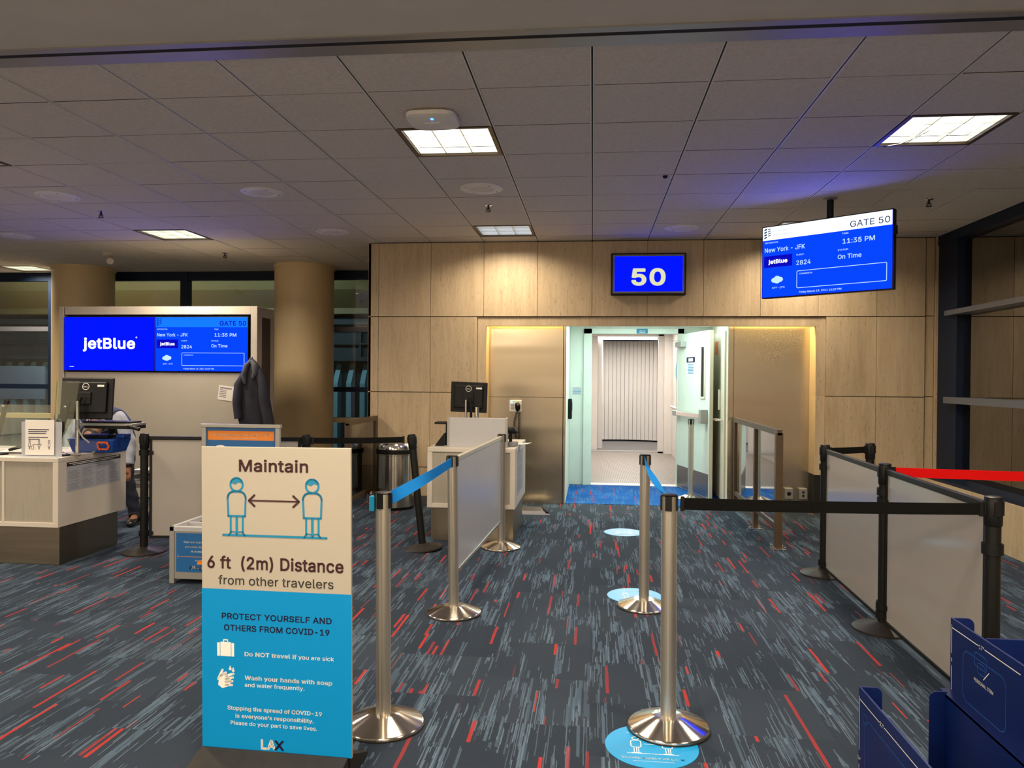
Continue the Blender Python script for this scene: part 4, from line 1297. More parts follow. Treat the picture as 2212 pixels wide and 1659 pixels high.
d.text('Do NOT travel if', tx(.292), 1.205 - .775, .021, .205, .028); d.text('you are sick', tx(.292) + .212, 1.205 - .775, .021, .137, .004)
d.text('Wash your hands with soap', tx(.292), 1.205 - .863, .021, .342, .028); d.text('and water frequently.', tx(.292), 1.205 - .889, .021, .235, .004)
d.text('Stopping the spread of COVID-19', tx(.49), 1.205 - .978, .020, .372, .026, 'C'); d.text('is everyone’s responsibility.', tx(.49), 1.205 - 1.006, .020, .308, .026, 'C')
d.text('Please do your part to save lives.', tx(.485), 1.205 - 1.033, .020, .340, .004, 'C')
# suitcase
sx_, sz_ = tx(.105), 1.205 - .780
d.rect(sx_, sz_, sx_ + .011, sz_ + .050); d.rect(sx_ + .013, sz_, sx_ + .055, sz_ + .053); d.rect(sx_ + .057, sz_, sx_ + .068, sz_ + .050)
d.line([(sx_ + .026, sz_ + .053), (sx_ + .026, sz_ + .061), (sx_ + .042, sz_ + .061), (sx_ + .042, sz_ + .053)], .004)
# washing hands with two drops
hx, hz = tx(.105), 1.205 - .90
d.poly([(hx + .003, hz + .012), (hx + .020, hz), (hx + .045, hz + .008), (hx + .058, hz + .030), (hx + .040, hz + .052), (hx + .020, hz + .056), (hx + .008, hz + .04)])
for k in range(4):
    d.line([(hx + .034, hz + .046 - k * .011), (hx + .064 - k * .002, hz + .056 - k * .014)], .009)
d.line([(hx + .004, hz + .034), (hx + .021, hz + .068)], .009)
d.line([(hx + .014, hz + .046), (hx + .034, hz + .058)], .010)
for x, z in ((.052, .074), (.064, .068)):
    d.disc(hx + x, hz + z, .0055); d.poly([(hx + x - .005, hz + z + .002), (hx + x + .005, hz + z + .002), (hx + x, hz + z + .013)])
d.text('LA', tx(.40), 1.205 - 1.115, .048, .058, .04)
d.build('lettering', 'inkwhite', t)
d = Draw((0, 0, 0), X_, Z_, .0016); d.text('X', tx(.40) + .052, 1.205 - 1.115, .048, .040, .03); d.build('lettering', 'inknavy', t)

# ------------------------------------------------------------------ bag sizer behind the sign
t = thing('bag_sizer', 'grey framed bag sizer with blue poster behind the distance sign', 'bag sizer', (-2.96, 5.135, 0))
bw, bd, bh = .575, .585, .404
f = MB()
for x in (0, bw - .035):
    f.box(x, x + .035, 0, .035, 0, bh); f.box(x, x + .035, bd - .035, bd, 0, bh)
f.build('corner_posts', 'alugrey', t, .003)
f = MB()
f.box(0, bw, 0, .03, bh - .035, bh); f.box(0, bw, bd - .03, bd, bh - .035, bh); f.box(0, .03, .03, bd - .03, bh - .035, bh); f.box(bw - .03, bw, .03, bd - .03, bh - .035, bh)
f.box(.03, bw - .03, .20, .212, bh - .06, bh - .004); f.box(.22, .23, .21, bd - .03, bh - .06, bh - .004)
f.build('tray_rim', 'whitecool', t, .003)
MB().box(.03, bw - .03, .03, bd - .03, bh - .075, bh - .06).build('tray_bottom', 'alugrey', t)
f = MB(); f.box(.035, bw - .035, .008, .016, .035, bh - .035); f.box(.0, .008, .035, bd - .035, .04, bh - .035); f.box(bw - .008, bw, .035, bd - .035, .04, bh - .035); f.box(.03, bw - .03, .02, bd - .02, .03, .05)
f.build('side_panels', 'alugrey', t)
p = MB().box(.05, bw - .05, .003, .008, .085, bh - .045).build('front_poster', 'adblue', t)
d = Draw((.05, .003, .085), X_, Z_)
d.text('Your', .055, .205, .018, .04, .0); d.text('one unpaid', .102, .205, .018, .11, .02)
d.text('personal item', .068, .172, .018, .14, .02); d.text('fit in this space', .11, .139, .018, .15, .0)
d.text('15” x 7”', .14, .078, .012, .07, .0); d.text('allegi', .098, .022, .032, .105, .035); d.text('ant', .205, .022, .032, .06, .035)
d.build('lettering', 'inkwhite', p)
d = Draw((.05, .003, .085), X_, Z_); d.line([(.012, .108), (.45, .108)], .003); d.line([(.012, .095), (.012, .121)], .003)
d.poly([(.19 + .035 * cos(radians(a)), .055 + .035 * sin(radians(a))) for a in range(0, 181, 15)]); d.build('orange_marks', 'adorange', p)
f = MB()
f.box(-.06, -.025, bd - .03, bd, 0, 1.09); f.box(.535, .57, bd - .03, bd, 0, 1.09); f.box(-.066, .576, bd - .034, bd + .004, 1.068, 1.095); f.box(-.025, .535, bd - .03, bd, .42, .45)
f.build('poster_frame', 'alugrey', t, .003)
p = MB().box(-.025, .535, bd - .018, bd - .006, .45, 1.068).build('poster', 'adblue', t)
O = (-.025, bd - .018, .45)
d = Draw(O, X_, Z_); d.rect(.012, .52, .548, .592); d.build('orange_band', 'adorange', p)
d = Draw(O, X_, Z_, .0014); d.text('Are your bags ready for take-off?', .28, .553, .020, .45, .02, 'C'); d.text('Check the size and quantity guidelines', .28, .532, .010, .27, .01, 'C')
d.text('1 PERSONAL ITEM', .25, .452, .013, .165, .02); d.text('FREE', .25, .43, .012, .045, .02); d.disc(.115, .41, .072)
d.build('lettering', 'inkwhite', p)
d = Draw(O, X_, Z_, .0022); d.line([(.085, .43), (.085, .445), (.10, .46), (.13, .46), (.145, .445), (.145, .43)], .006); d.rect(.08, .385, .15, .435); d.build('bag_picture', 'inkmaroon', p)


# ------------------------------------------------------------------ counters
def paper_on_side(t, x, y0, y1, z0, z1, header):
    p = MB().box(x, x + .002, y0, y1, z0, z1).build('notice', 'papergrey', t)
    w, h = y1 - y0, z1 - z0
    O = (x + .002, y0, z0)
    if header:
        d = Draw(O, Y_, Z_); d.rect(0, h * .86, w, h); d.build('header_bar', 'inkblack', p)
        d = Draw(O, Y_, Z_, .0016)
        d.rect(w * .03, h * .945, w * .97, h * .965); d.rect(w * .1, h * .895, w * .85, h * .915)
        d.build('header_text', 'inkwhite', p)
    d = Draw(O, Y_, Z_)
    if header:
        d.rect(w * .38, h * .80, w * .62, h * .82)
        for c in range(4):
            for k in range(16):
                if random.random() < .12: continue
                d.rect(w * (.03 + .245 * c), h * (.72 - .043 * k), w * (.03 + .245 * c + random.uniform(.15, .21)), h * (.735 - .043 * k))
    else:
        for k in range(26):
            if k % 9 == 8: continue
            d.rect(w * .10, h * (.95 - .035 * k), w * random.uniform(.6, .9), h * (.965 - .035 * k))
    d.build('print', 'inkgrey', p)


t = thing('service_counter', 'white service counter with grey inset panels at the left', 'counter', (-4.05, 5.47, 0))
# local origin: front right corner of the body
bt, bb = .83, .297
f = MB(); f.box(-2.2, 0, 0, .865, bt - .035, bt); f.build('worktop', 'white', t, .004)
f = MB()
f.box(-2.2, 0, 0, .02, bb, bb + .035); f.box(-.045, 0, 0, .02, bb + .035, bt - .035); f.box(-.465, -.445, 0, .02, bb + .035, bt - .035); f.box(-.95, -.93, 0, .02, bb + .035, bt - .035)
f.build('front_frame', 'white', t, .002)
f = MB(); f.box(-.445, -.045, .010, .016, bb + .035, bt - .035); f.box(-.93, -.465, .010, .016, bb + .035, bt - .035); f.box(-2.2, -.95, .010, .016, bb + .035, bt - .035); f.build('front_panels', 'greylam', t)
f = MB(); f.box(-.018, 0, .02, .86, bb, bt - .035); f.box(-2.2, -.018, .02, .86, bb, bb + .02); f.build('side_panel', 'white', t, .002)
MB().box(-2.2, -.025, .05, .78, 0, bb).build('plinth', 'plinth', t, .002)
paper_on_side(t, 0, .095, .775, .555, .785, True)

# things on the left counter (counter top z = .83)
CT = .83


def make_monitor(name, label, loc, rz, w, h, tilt=0., dell=True):
    t = thing(name, label, 'monitor', loc, rz)
    # back of the monitor faces local -y
    MB().box(-w / 2, w / 2, 0, .022, -h / 2, h / 2).build('casing', 'black', t, .008)
    MB().box(-w * .40, w * .40, -.022, 0, -h * .36, h * .40).build('rear_cover', 'black', t, .015)
    MB().box(-w / 2 + .012, w / 2 - .012, .022, .024, -h / 2 + .012, h / 2 - .012).build('screen', 'darkslot', t)
    MB().box(-.05, .05, -.034, -.022, -.05, .05).build('mount_plate', 'blackmetal', t, .004)
    d = Draw((0, -.022, h * .28), X_, Z_)
    d.ring(0, 0, .026, .004); d.text('DELL', 0, -.006, .012, .036, .03, 'C'); d.build('badge', 'inkwhite', t)
    d = Draw((w * .28, -.022, h * .30), X_, Z_); d.rect(-.025, -.008, .03, .008); d.build('asset_tag', 'inkwhite', t)
    return t


lm = make_monitor('monitor', 'black monitor seen from behind on the left counter', (-4.05, 5.80, 1.278), radians(3), .43, .335)
lm.rotation_euler = (radians(-6), 0, radians(4))
t = thing('monitor_stand', 'grey monitor stand clamped on the left counter', 'monitor stand', (-4.06, 5.705, CT))
MB().lathe([(.028, 0), (.028, .012), (.02, .02)], seg=24).build('clamp', 'alugrey', t, smooth=True)
MB().cyl((0, 0, .015), (0, 0, .43), .016, 18).build('post', 'chrome', t, smooth=True)
MB().tube([(0, 0, .36), (.0, .01, .42), (.01, .022, .46)], .016, 12).build('joint', 'black', t, smooth=True)
MB().tube([(0, 0, .30), (.015, -.03, .22), (.06, -.02, .14), (.10, 0, .10)], .007, 8).build('cable', 'cable', t, smooth=True)
t = thing('keyboard_tray', 'black keyboard tray behind the left monitor', 'tray', (-3.93, 5.98, CT + .018))
MB().box(-.24, .22, -.10, .10, .205, .225).build('tray', 'alugrey', t, .004)
MB().box(-.22, .19, -.08, .08, .225, .24).build('keyboard', 'black', t, .003)
f = MB(); f.tube([(.18, -.09, .205), (.25, -.10, .19), (.28, -.10, .18)], .016, 10); f.box(-.2, .22, -.09, .09, .18, .205)
f.build('palm_rest', 'black', t, smooth=True)
MB().bar((-.1, .135, -.018), (-.1, .135, .22), .03, .05, X_).build('support', 'blackmetal', t)
t = thing('equipment_box', 'glossy blue plastic box with orange handle on the left counter', 'box', (-4.12, 5.98, CT))
b_ = MB()
vs = [(-.12, -.09, 0), (.235, -.09, 0), (.235, .10, 0), (-.12, .10, 0), (-.15, -.12, .115), (.27, -.12, .115), (.27, .12, .115), (-.15, .12, .115)]
b_.add(vs, [(0, 3, 2, 1), (0, 1, 5, 4), (1, 2, 6, 5), (2, 3, 7, 6), (3, 0, 4, 7), (4, 5, 6, 7)]); b_.build('tub', 'blueplastic', t, .012, seg=3)
MB().box(.20, .275, .0, .1, .115, .15).build('corner_lug', 'blueplastic', t, .008)
h = Draw((.165, -.108, .062), X_, (0, -.25, 1), .004)
h.rrect(-.045, -.03, .045, .03, .018, .014); h = h.build('handle', 'orange', t); sm = h.modifiers.new('thick', 'SOLIDIFY'); sm.thickness = .008
MB().box(-.08, .16, -.06, .08, .115, .145).build('contents', 'black', t, .006)
t = thing('sneeze_shield', 'clear acrylic shield on black brackets along the left counter', 'shield', (-4.07, 5.58, CT))
sgl = MB(); sgl.box(-1.6, -.13, .0, .006, .06, .40); sgl.prism([(-.105, .06), (.02, .06), (.115, .59), (-.075, .59)], (0, 0, 0), X_, Z_, .006)
sgl.build('acrylic_sheet', 'shield', t)
for x in (-.075, -.60):
    b = MB(); b.bar((x - .03, .03, .012), (x + .045, .075, .43), .018, .035, X_); b.box(x - .06, x + .06, .0, .08, 0, .012)
    b = b.build('bracket', 'blackmetal', t, .003)
    k_ = MB()
    for z, dx in ((.09, -.018), (.385, .035)):
        k_.lathe([(.012, 0), (.012, -.014), (.006, -.018)], (x + dx, .02 + z * .1, z), 14, 'y')
    k_.build('screw', 'chrome', b, smooth=True)
t = thing('paper_holder', 'clear stand with a paper notice on the left counter', 'sign holder', (-4.255, 5.535, CT), radians(4))
f = MB(); f.box(-.155, .165, .02, .024, 0, .27); f.box(-.155, .165, -.05, .024, 0, .004); f.build('holder', 'papergrey', t)
p = MB().box(-.12, .11, .012, .0145, .012, .285).build('sheet', 'paper', t)
d = Draw((-.12, .012, .012), X_, Z_)
for k, w_ in enumerate((.20, .18, .17, 0, .19, .11)):
    if w_: d.rect(.025, .195 - k * .015, .025 + w_ * .82, .201 - k * .015)
for cx_ in (.035, .11, .19):
    d.ring(cx_, .108, .007, .003, 14); d.line([(cx_ - .006, .095), (cx_ + .006, .095), (cx_ + .008, .065), (cx_ - .008, .065)], .003, True); d.line([(cx_ - .003, .065), (cx_ - .003, .045)], .003); d.line([(cx_ + .003, .065), (cx_ + .003, .045)], .003)
d.line([(.06, .082), (.13, .082)], .003); d.rrect(.05, .045, .068, .072, .004, .003)
d.build('print', 'inknavy', p)
t = thing('steel_tube', 'short chrome tube rising behind the paper holder', 'tube', (-4.30, 5.80, CT))
MB().cyl((0, 0, 0), (0, 0, .315), .024, 20).build('tube', 'chrome', t, smooth=True)
MB().lathe([(.05, 0), (.05, .01)], seg=24).build('flange', 'chrome', t, smooth=True)
t = thing('desk_mat', 'dark mat and papers at the left edge of the counter', 'mat', (-4.62, 5.80, CT), radians(4))
MB().box(-.25, .18, -.08, .14, 0, .008).build('mat', 'black', t, .002)
MB().box(-.2, .1, -.06, .1, .008, .012).build('papers', 'paper', t)
MB().tube([(-.1, 0, .02), (.05, .06, .07), (.16, .03, .05), (.24, .05, .012)], [.012, .02, .018, .01], 10).build('handset', 'black', t, smooth=True)
t = MB(); t.tube([(-3.98, 5.80, CT + .02), (-3.96, 5.72, CT + .012), (-4.02, 5.66, CT + .010), (-4.13, 5.66, CT + .010), (-4.16, 5.72, CT + .012)], .006, 8)
tag(t.build('loose_cable', 'cable', smooth=True), 'grey cable loop lying below the blue box', 'cable')

# middle podium
t = thing('gate_podium', 'white podium with grey inset panels before the travertine wall', 'podium', (-1.463, 6.75, 0))
pw, pd = .789, 1.05
pt = .845; pb = .307
MB().box(0, pw, 0, pd, pt - .04, pt).build('worktop', 'white', t, .004)
f = MB(); f.box(0, pw, 0, .02, pb, pb + .04); f.box(0, .045, 0, .02, pb + .04, pt - .04); f.box(pw - .045, pw, 0, .02, pb + .04, pt - .04); f.build('front_frame', 'white', t, .002)
MB().box(.045, pw - .045, .010, .016, pb + .04, pt - .04).build('front_panel', 'greylam', t)
f = MB(); f.box(0, .018, .02, pd, pb, pt - .04); f.box(pw - .018, pw, .02, pd, pb, pt - .04); f.box(.018, pw - .018, .02, pd, pb, pb + .02); f.build('side_panels', 'white', t, .002)
MB().box(.02, pw - .02, .08, pd - .1, 0, pb).build('plinth', 'plinth', t, .002)
paper_on_side(t, pw, .2, .75, .40, .80, False)
t = thing('privacy_screen', 'low frosted privacy screen standing on the gate podium', 'screen', (-1.025, 6.83, pt))
MB().box(-.275, .275, 0, .012, .0, .265).build('sheet', 'whitecool', t, .002)
for x in (-.275, .255): MB().box(x, x + .02, -.006, .018, 0, .268).build('edge_post', 'alugrey', t, .002)
pmn = make_monitor('monitor', 'black monitor seen from behind above the gate podium', (-1.145, 7.08, 1.288), radians(-2), .345, .283)
pmn.rotation_euler = (0, radians(1.5), radians(-3))
t = thing('monitor_stand', 'chrome monitor stand poles behind the podium privacy screen', 'monitor stand', (-1.14, 7.02, pt))
MB().lathe([(.06, 0), (.06, .012), (.02, .02)], seg=24).build('clamp', 'alugrey', t, smooth=True)
MB().cyl((-.02, 0, .015), (-.02, 0, .42), .012, 18).build('post', 'chrome', t, smooth=True)
MB().cyl((.085, -.03, .0), (.085, -.03, .355), .020, 18).build('post', 'chrome', t, smooth=True)
MB().tube([(.01, -.02, .44), (.03, -.03, .38), (.03, -.02, .24)], .012, 8).build('joint', 'black', t, smooth=True)
t = thing('card_scanner', 'dark scanner and tray beside the podium privacy screen', 'scanner', (-1.37, 6.95, pt))
f = MB(); f.add([(-.06, -.05, 0), (.03, -.05, 0), (.03, -.05, .12), (-.06, .05, 0), (.03, .05, 0), (.03, .05, .12)], [(0, 1, 2), (5, 4, 3), (0, 3, 4, 1), (1, 4, 5, 2), (2, 5, 3, 0)]); f.build('scanner', 'black', t, .004)
MB().box(-.06, .06, -.06, .10, .20, .218).build('tray', 'black', t, .004)
MB().bar((.04, .03, 0), (.04, .03, .20), .02, .02, X_).build('support', 'blackmetal', t)
t = thing('desk_phone', 'dark telephone at the right end of the gate podium', 'telephone', (-.735, 7.02, pt))
MB().box(-.06, .055, -.06, .06, 0, .04).build('base', 'gray', t, .005)
MB().tube([(-.075, .0, .145), (-.03, 0, .15), (.02, 0, .14), (.05, 0, .12)], [.02, .035, .032, .012], 12).build('handset', 'black', t, smooth=True)
MB().tube([(-.01, 0, .04), (-.01, 0, .12)], .016, 10).build('cradle', 'black', t, smooth=True)
t = MB(); t.add([(-.70, 7.12, pt + .001), (-.585, 7.02, pt + .02), (-.56, 7.16, pt + .022), (-.69, 7.30, pt + .001), (-.70, 7.12, pt + .003), (-.585, 7.02, pt + .022), (-.56, 7.16, pt + .024), (-.69, 7.30, pt + .003)], [(0, 1, 2, 3), (7, 6, 5, 4), (0, 4, 5, 1), (1, 5, 6, 2), (2, 6, 7, 3), (3, 7, 4, 0)])
tag(t.build('loose_paper', 'paper'), 'white paper curling over the podium edge', 'paper')
# wall intercom with microphone on a coiled cord
t = thing('intercom', 'white intercom box with black microphone on the left steel panel', 'intercom', (-.896, 9.0, 1.14))
MB().box(-.07, .07, -.05, 0, -.065, .07).build('box', 'inkwhite', t, .006)
MB().lathe([(.010, 0), (.008, -.005)], (-.045, -.051, .045), 12, 'y').build('status_light', 'greenlight', t)
g = MB()
for k in range(6): g.box(-.055, -.01, -.0515, -.05, .02 - k * .012, .026 - k * .012)
g.build('speaker_slots', 'gray', t)
MB().tube([(.02, -.07, .04), (.03, -.075, .01), (.03, -.072, -.03), (.025, -.07, -.06)], [.02, .034, .028, .012], 14).build('microphone', 'black', t, smooth=True)
c = []
for k in range(150):
    s = k / 149; a = s * 2 * pi * 18; x = .02 + .03 * sin(s * pi) * -1; c.append((x + .012 * cos(a), -.07 + .012 * sin(a), -.07 - .30 * s))
MB().tube(c, .003, 5).build('coiled_cord', 'black', t, smooth=True)
c = [(.045 + .012 * cos(k * .75), -.07 + .012 * sin(k * .75), -.07 - .34 * k / 149) for k in range(150)]
MB().tube(c, .003, 5).build('coiled_cord', 'black', t, smooth=True)
# floor plate by the podium
t = thing('floor_plate', 'low grey metal plate with black knobs on the carpet', 'plate', (-.66, 8.42, 0))
f = MB(); f.add([(-.24, -.17, 0), (.22, -.17, 0), (.14, .17, 0), (-.16, .17, 0), (-.12, -.14, .035), (.12, -.14, .035), (.09, .14, .035), (-.08, .14, .035)], [(0, 3, 2, 1), (4, 5, 6, 7), (0, 1, 5, 4), (1, 2, 6, 5), (2, 3, 7, 6), (3, 0, 4, 7)]); f.build('plate', 'kick', t)
for x, y in ((.18, -.12), (.155, -.04), (.14, .04), (.115, .11), (-.19, -.10), (-.15, .02), (-.13, .11)):
    MB().lathe([(.018, .0), (.018, .03), (.012, .036)], (x, y, .0), 14).build('knob', 'black', t, smooth=True)

# trash can
t = thing('trash_can', 'round stainless steel trash can with domed lid by the wall', 'trash can', (-2.20, 8.47, 0))
MB().lathe([(.205, 0), (.212, .01), (.212, .03)], seg=48).build('base_ring', 'black', t, smooth=True)
MB().lathe([(.207, .03), (.207, .60), (.214, .605), (.214, .615)], seg=56).build('body', 'disc', t, smooth=True)
MB().lathe([(.216, .615), (.216, .66), (.21, .665)], seg=48).build('band', 'black', t, smooth=True)
MB().lathe([(.208, .665), (.206, .70), (.190, .735), (.15, .755), (.06, .762)], seg=48).build('lid', 'chrome', t, smooth=True)
MB().box(-.07, .07, -.205, -.19, .68, .715).build('flap', 'alugrey', t, .004)
# electrical boxes on the right steel panel
for x, z, h_, lb in ((2.275, .19, .12, 'metal outlet box with a round socket on right steel panel'),
                     (2.43, .19, .12, 'metal outlet box with paired sockets on right steel panel'),
                     (2.27, .05, .07, 'small metal outlet box just above the carpet')):
    x -= .06
    t = thing('outlet_box', lb, 'outlet', (x, 9.0, z), 0, 'electrical outlet boxes')
    MB().box(-.045, .045, -.06, 0, -h_ / 2, h_ / 2).build('box', 'alugrey', t, .004)
    f = MB()
    if 'round' in lb: f.lathe([(.024, 0), (.020, -.004)], (0, -.06, 0), 18, 'y')
    else:
        for zz in ((-.02, .02) if h_ > .1 else (0,)): f.lathe([(.014, 0), (.012, -.003)], (0, -.06, zz), 14, 'y')
    f.build('socket', 'black', t)


# glass railings
def railing(name, label, x, y0, y1, h, posts, side):
    t = thing(name, label, 'railing', (x, y0, 0))
    L = y1 - y0
    MB().box(-.022, .022, -.03, L, h - .055, h).build('top_rail', 'bronze', t, .003)
    MB().box(-.015, .015, 0, L, .17, .215).build('bottom_rail', 'bronze', t, .003)
    MB().box(-.004, .004, .01, L, .215, h - .055).build('glass', 'railglass', t)
    for i, y in enumerate(posts):
        w = .03 if i == 0 else .022
        p = MB().box(-w, w, y - .03, y + .03, .012, h - (.055 if i else 0.03)).build('post', 'bronze', t, .002)
        f = MB(); f.box(-.06, .06, y - .055, y + .055, 0, .012)
        f = f.build('foot_plate', 'chrome', p, .002)
        b = MB()
        for sx in (-1, 1):
            for sy in (-1, 1): b.lathe([(.010, .012), (.010, .026), (.006, .03)], (sx * .046, y + sy * .040, 0), 10)
        b.build('bolts', 'chrome', p)
    return t


railing('glass_railing', 'bronze framed glass railing to the right of the gate lane', 1.615, 6.88, 8.96, 1.045, (0, .93, 2.02), 1)
railing('glass_railing', 'bronze framed glass railing beside the trash can', -2.50, 7.70, 8.73, 1.02, (0, .99), -1)

# navy bag sizer in the right foreground
t = thing('bag_sizer', 'navy metal bag sizer in the right foreground corner', 'bag sizer', (0, 0, 0))


def rpanel(name, o, u, v, w, h, th, r=.03, corner='both'):
    pts = [(0, 0), (w, 0)]
    for k in range(7):
        a = radians(90 * k / 6)
        pts.append((w - r + r * cos(a), h - r + r * sin(a)))
    if corner == 'both':
        for k in range(7):
            a = radians(90 + 90 * k / 6); pts.append((r + r * cos(a), h - r + r * sin(a)))
    else: pts.append((0, h))
    m_ = MB(); m_.prism(pts, o, u, v, th)
    return m_.build(name, 'navyblue', t, .001)


MY = (0, -1, 0)
MB().box(.968, .976, 2.1, 2.89, 0, .365).build('carry_on_panel', 'navyblue', t, .001)
rpanel('carry_on_flange', (.976, 2.885, 0), X_, Z_, .072, .365, .006, .025, 'one')
m_ = MB(); m_.prism([(0, 0), (0, .36)] + [(0, .36)], (1.21, 2.885, 0), X_, Z_, .006)
pts = [(.06, 0), (.06, .362)] + [(.025 - .025 * sin(radians(a)), .337 + .025 * cos(radians(a))) for a in range(0, 91, 15)] + [(0, 0)]
m_ = MB(); m_.prism(pts[::-1], (1.21, 2.885, 0), X_, Z_, .006); m_.build('middle_flange', 'navyblue', t, .001)
MB().box(1.262, 1.270, 2.1, 2.89, 0, .355).build('middle_panel', 'navyblue', t, .001)
MB().box(1.262, 1.85, 2.1, 2.935, .345, .357).build('shelf', 'navyblue', t, .001)
MB().box(1.300, 1.308, 2.36, 2.935, .32, .614).build('personal_item_panel', 'navyblue', t, .001)
rpanel('personal_item_flange', (1.308, 2.93, .35), X_, Z_, .072, .264, .006, .025, 'one')
MB().box(1.42, 1.85, 2.925, 2.935, .0, .545).build('end_panel', 'navyblue', t, .001)
MB().box(1.84, 1.85, 2.1, 2.935, 0, .545).build('rear_panel', 'navyblue', t, .001)
# marks: seen from the left, text runs toward the camera
d = Draw((1.300, 2.935, .32), MY, Z_)
d.line([(.012, .262), (.205, .262)], .003); d.line([(.245, .262), (.46, .262)], .003); d.text('17"', .225, .254, .020, .032, .01, 'C')
d.line([(.012, .272), (.012, .17)], .003); d.line([(.012, .125), (.012, .01)], .003); d.text('8', .012, .14, .018, None, .01, 'C')
d.text('PERSONAL ITEM', .24, .135, .016, .125, .01, 'C'); d.line([(.24, .16), (.275, .195)], .003)
d.build('lettering', 'inkwhite', t)
d = Draw((1.300, 2.935, .32), MY, Z_)
d.rrect(.10, .04, .38, .215, .03, .003); d.rrect(.18, .19, .26, .235, .01, .003); d.rrect(.20, .17, .25, .205, .01, .003); d.build('bag_outline', 'navyline', t)
d = Draw((.968, 2.89, 0), MY, Z_)
d.line([(.012, .325), (.205, .325)], .003); d.line([(.245, .325), (.6, .325)], .003); d.text('22"', .225, .318, .020, .034, .01, 'C')
d.line([(.012, .335), (.012, .14)], .003); d.text('14"', .014, .105, .018, None, .01, 'C'); d.line([(.012, .09), (.012, .01)], .003)
d.build('lettering', 'inkwhite', t)
d = Draw((.968, 2.89, 0), MY, Z_); d.rrect(.07, .03, .6, .28, .04, .003); d.rrect(.05, .26, .09, .29, .008, .003); d.build('bag_outline', 'navyline', t)


# ------------------------------------------------------------------ the agent bending behind the counter
def skin(name, verts, edges, mat, parent, sub=2, root=0, smooth=True):
    """verts: (x, y, z, rx, ry)"""
    me = bpy.data.meshes.new(name); bm = bmesh.new()
    ly = bm.verts.layers.skin.verify()
    vs = []
    for i, v in enumerate(verts):
        b = bm.verts.new(v[:3]); rx = v[3]; ry = v[4] if len(v) > 4 else rx
        b[ly].radius = (rx, ry); b[ly].use_root = (i == root); vs.append(b)
    for a, c in edges: bm.edges.new((vs[a], vs[c]))
    bm.to_mesh(me); bm.free()
    ob = bpy.data.objects.new('tmp', me); COL.objects.link(ob)
    sk = ob.modifiers.new('s', 'SKIN'); sk.use_smooth_shade = True
    sb = ob.modifiers.new('u', 'SUBSURF'); sb.levels = sub; sb.render_levels = sub
    dg = bpy.context.evaluated_depsgraph_get()
    m2 = bpy.data.meshes.new_from_object(ob.evaluated_get(dg))
    bpy.data.objects.remove(ob); bpy.data.meshes.remove(me)
    m2.name = name; m2.materials.clear(); m2.materials.append(M[mat])
    m2.polygons.foreach_set('use_smooth', [True] * len(m2.polygons))
    o = bpy.data.objects.new(name, m2); COL.objects.link(o); o.parent = parent
    return o


def chain(n, start=0): return [(i, i + 1) for i in range(start, start + n - 1)]


PX, PY = -4.70, 7.10
t = thing('person', 'person in navy vest and pale shirt bending behind the left counter', 'person', (PX, PY, 0))
# local coordinates about (PX, PY); the person faces the camera (-y) and bends forward
pel, wai, che, nec = (-.02, .14, .92), (.0, .02, 1.02), (.01, -.14, 1.075), (.035, -.29, .985)
hea, hd2 = (.05, -.365, .91), (.055, -.405, .83)
shL, elL, wrL = (.20, -.16, 1.055), (.285, -.13, .80), (.29, -.18, .60)
shR, elR, wrR = (-.18, -.18, 1.05), (-.27, -.24, .84), (-.20, -.36, .66)
hiL, knL, anL = (.08, .14, .88), (.14, .02, .48), (.225, .06, .085)
hiR, knR, anR = (-.11, .14, .88), (-.16, .03, .48), (-.17, .16, .085)
V = [(*pel, .13, .11), (*wai, .125, .105), (*che, .14, .115), (*nec, .055, .055), (*hea, .075, .085), (*hd2, .07, .085),
     (*shL, .055), (*elL, .042), (*wrL, .029), (*shR, .055), (*elR, .042), (*wrR, .029),
     (*hiL, .085), (*knL, .058), (*anL, .042), (*hiR, .085), (*knR, .058), (*anR, .042),
     (.30, -.19, .555, .030, .018), (-.19, -.40, .62, .030, .018),
     (.255, -.06, .035, .040, .028), (-.17, .04, .035, .040, .028)]
EE = [(0, 1), (1, 2), (2, 3), (3, 4), (4, 5), (2, 6), (6, 7), (7, 8), (2, 9), (9, 10), (10, 11), (0, 12), (12, 13), (13, 14), (0, 15), (15, 16), (16, 17), (8, 18), (11, 19), (14, 20), (17, 21)]
# five fingers on each hand grow from the palm
for (px_, py_, pz_, i0) in ((.30, -.19, .555, 18), (-.19, -.40, .62, 19)):
    for k, (dx, L1, L2) in enumerate(((-.024, .036, .026), (-.008, .042, .032), (.008, .040, .030), (.022, .032, .022))):
        a = len(V)
        V += [(px_ + dx, py_ - .004, pz_ - .030, .0095), (px_ + dx * 1.1, py_ - .012, pz_ - .030 - L1, .0085), (px_ + dx * 1.1, py_ - .002, pz_ - .030 - L1 - L2, .007)]
        EE += [(i0, a), (a, a + 1), (a + 1, a + 2)]
    a = len(V)
    V += [(px_ - .028, py_ - .026, pz_ - .004, .0105), (px_ - .034, py_ - .046, pz_ - .034, .009)]
    EE += [(i0, a), (a, a + 1)]
body = skin('body', V, EE, 'skin', t)


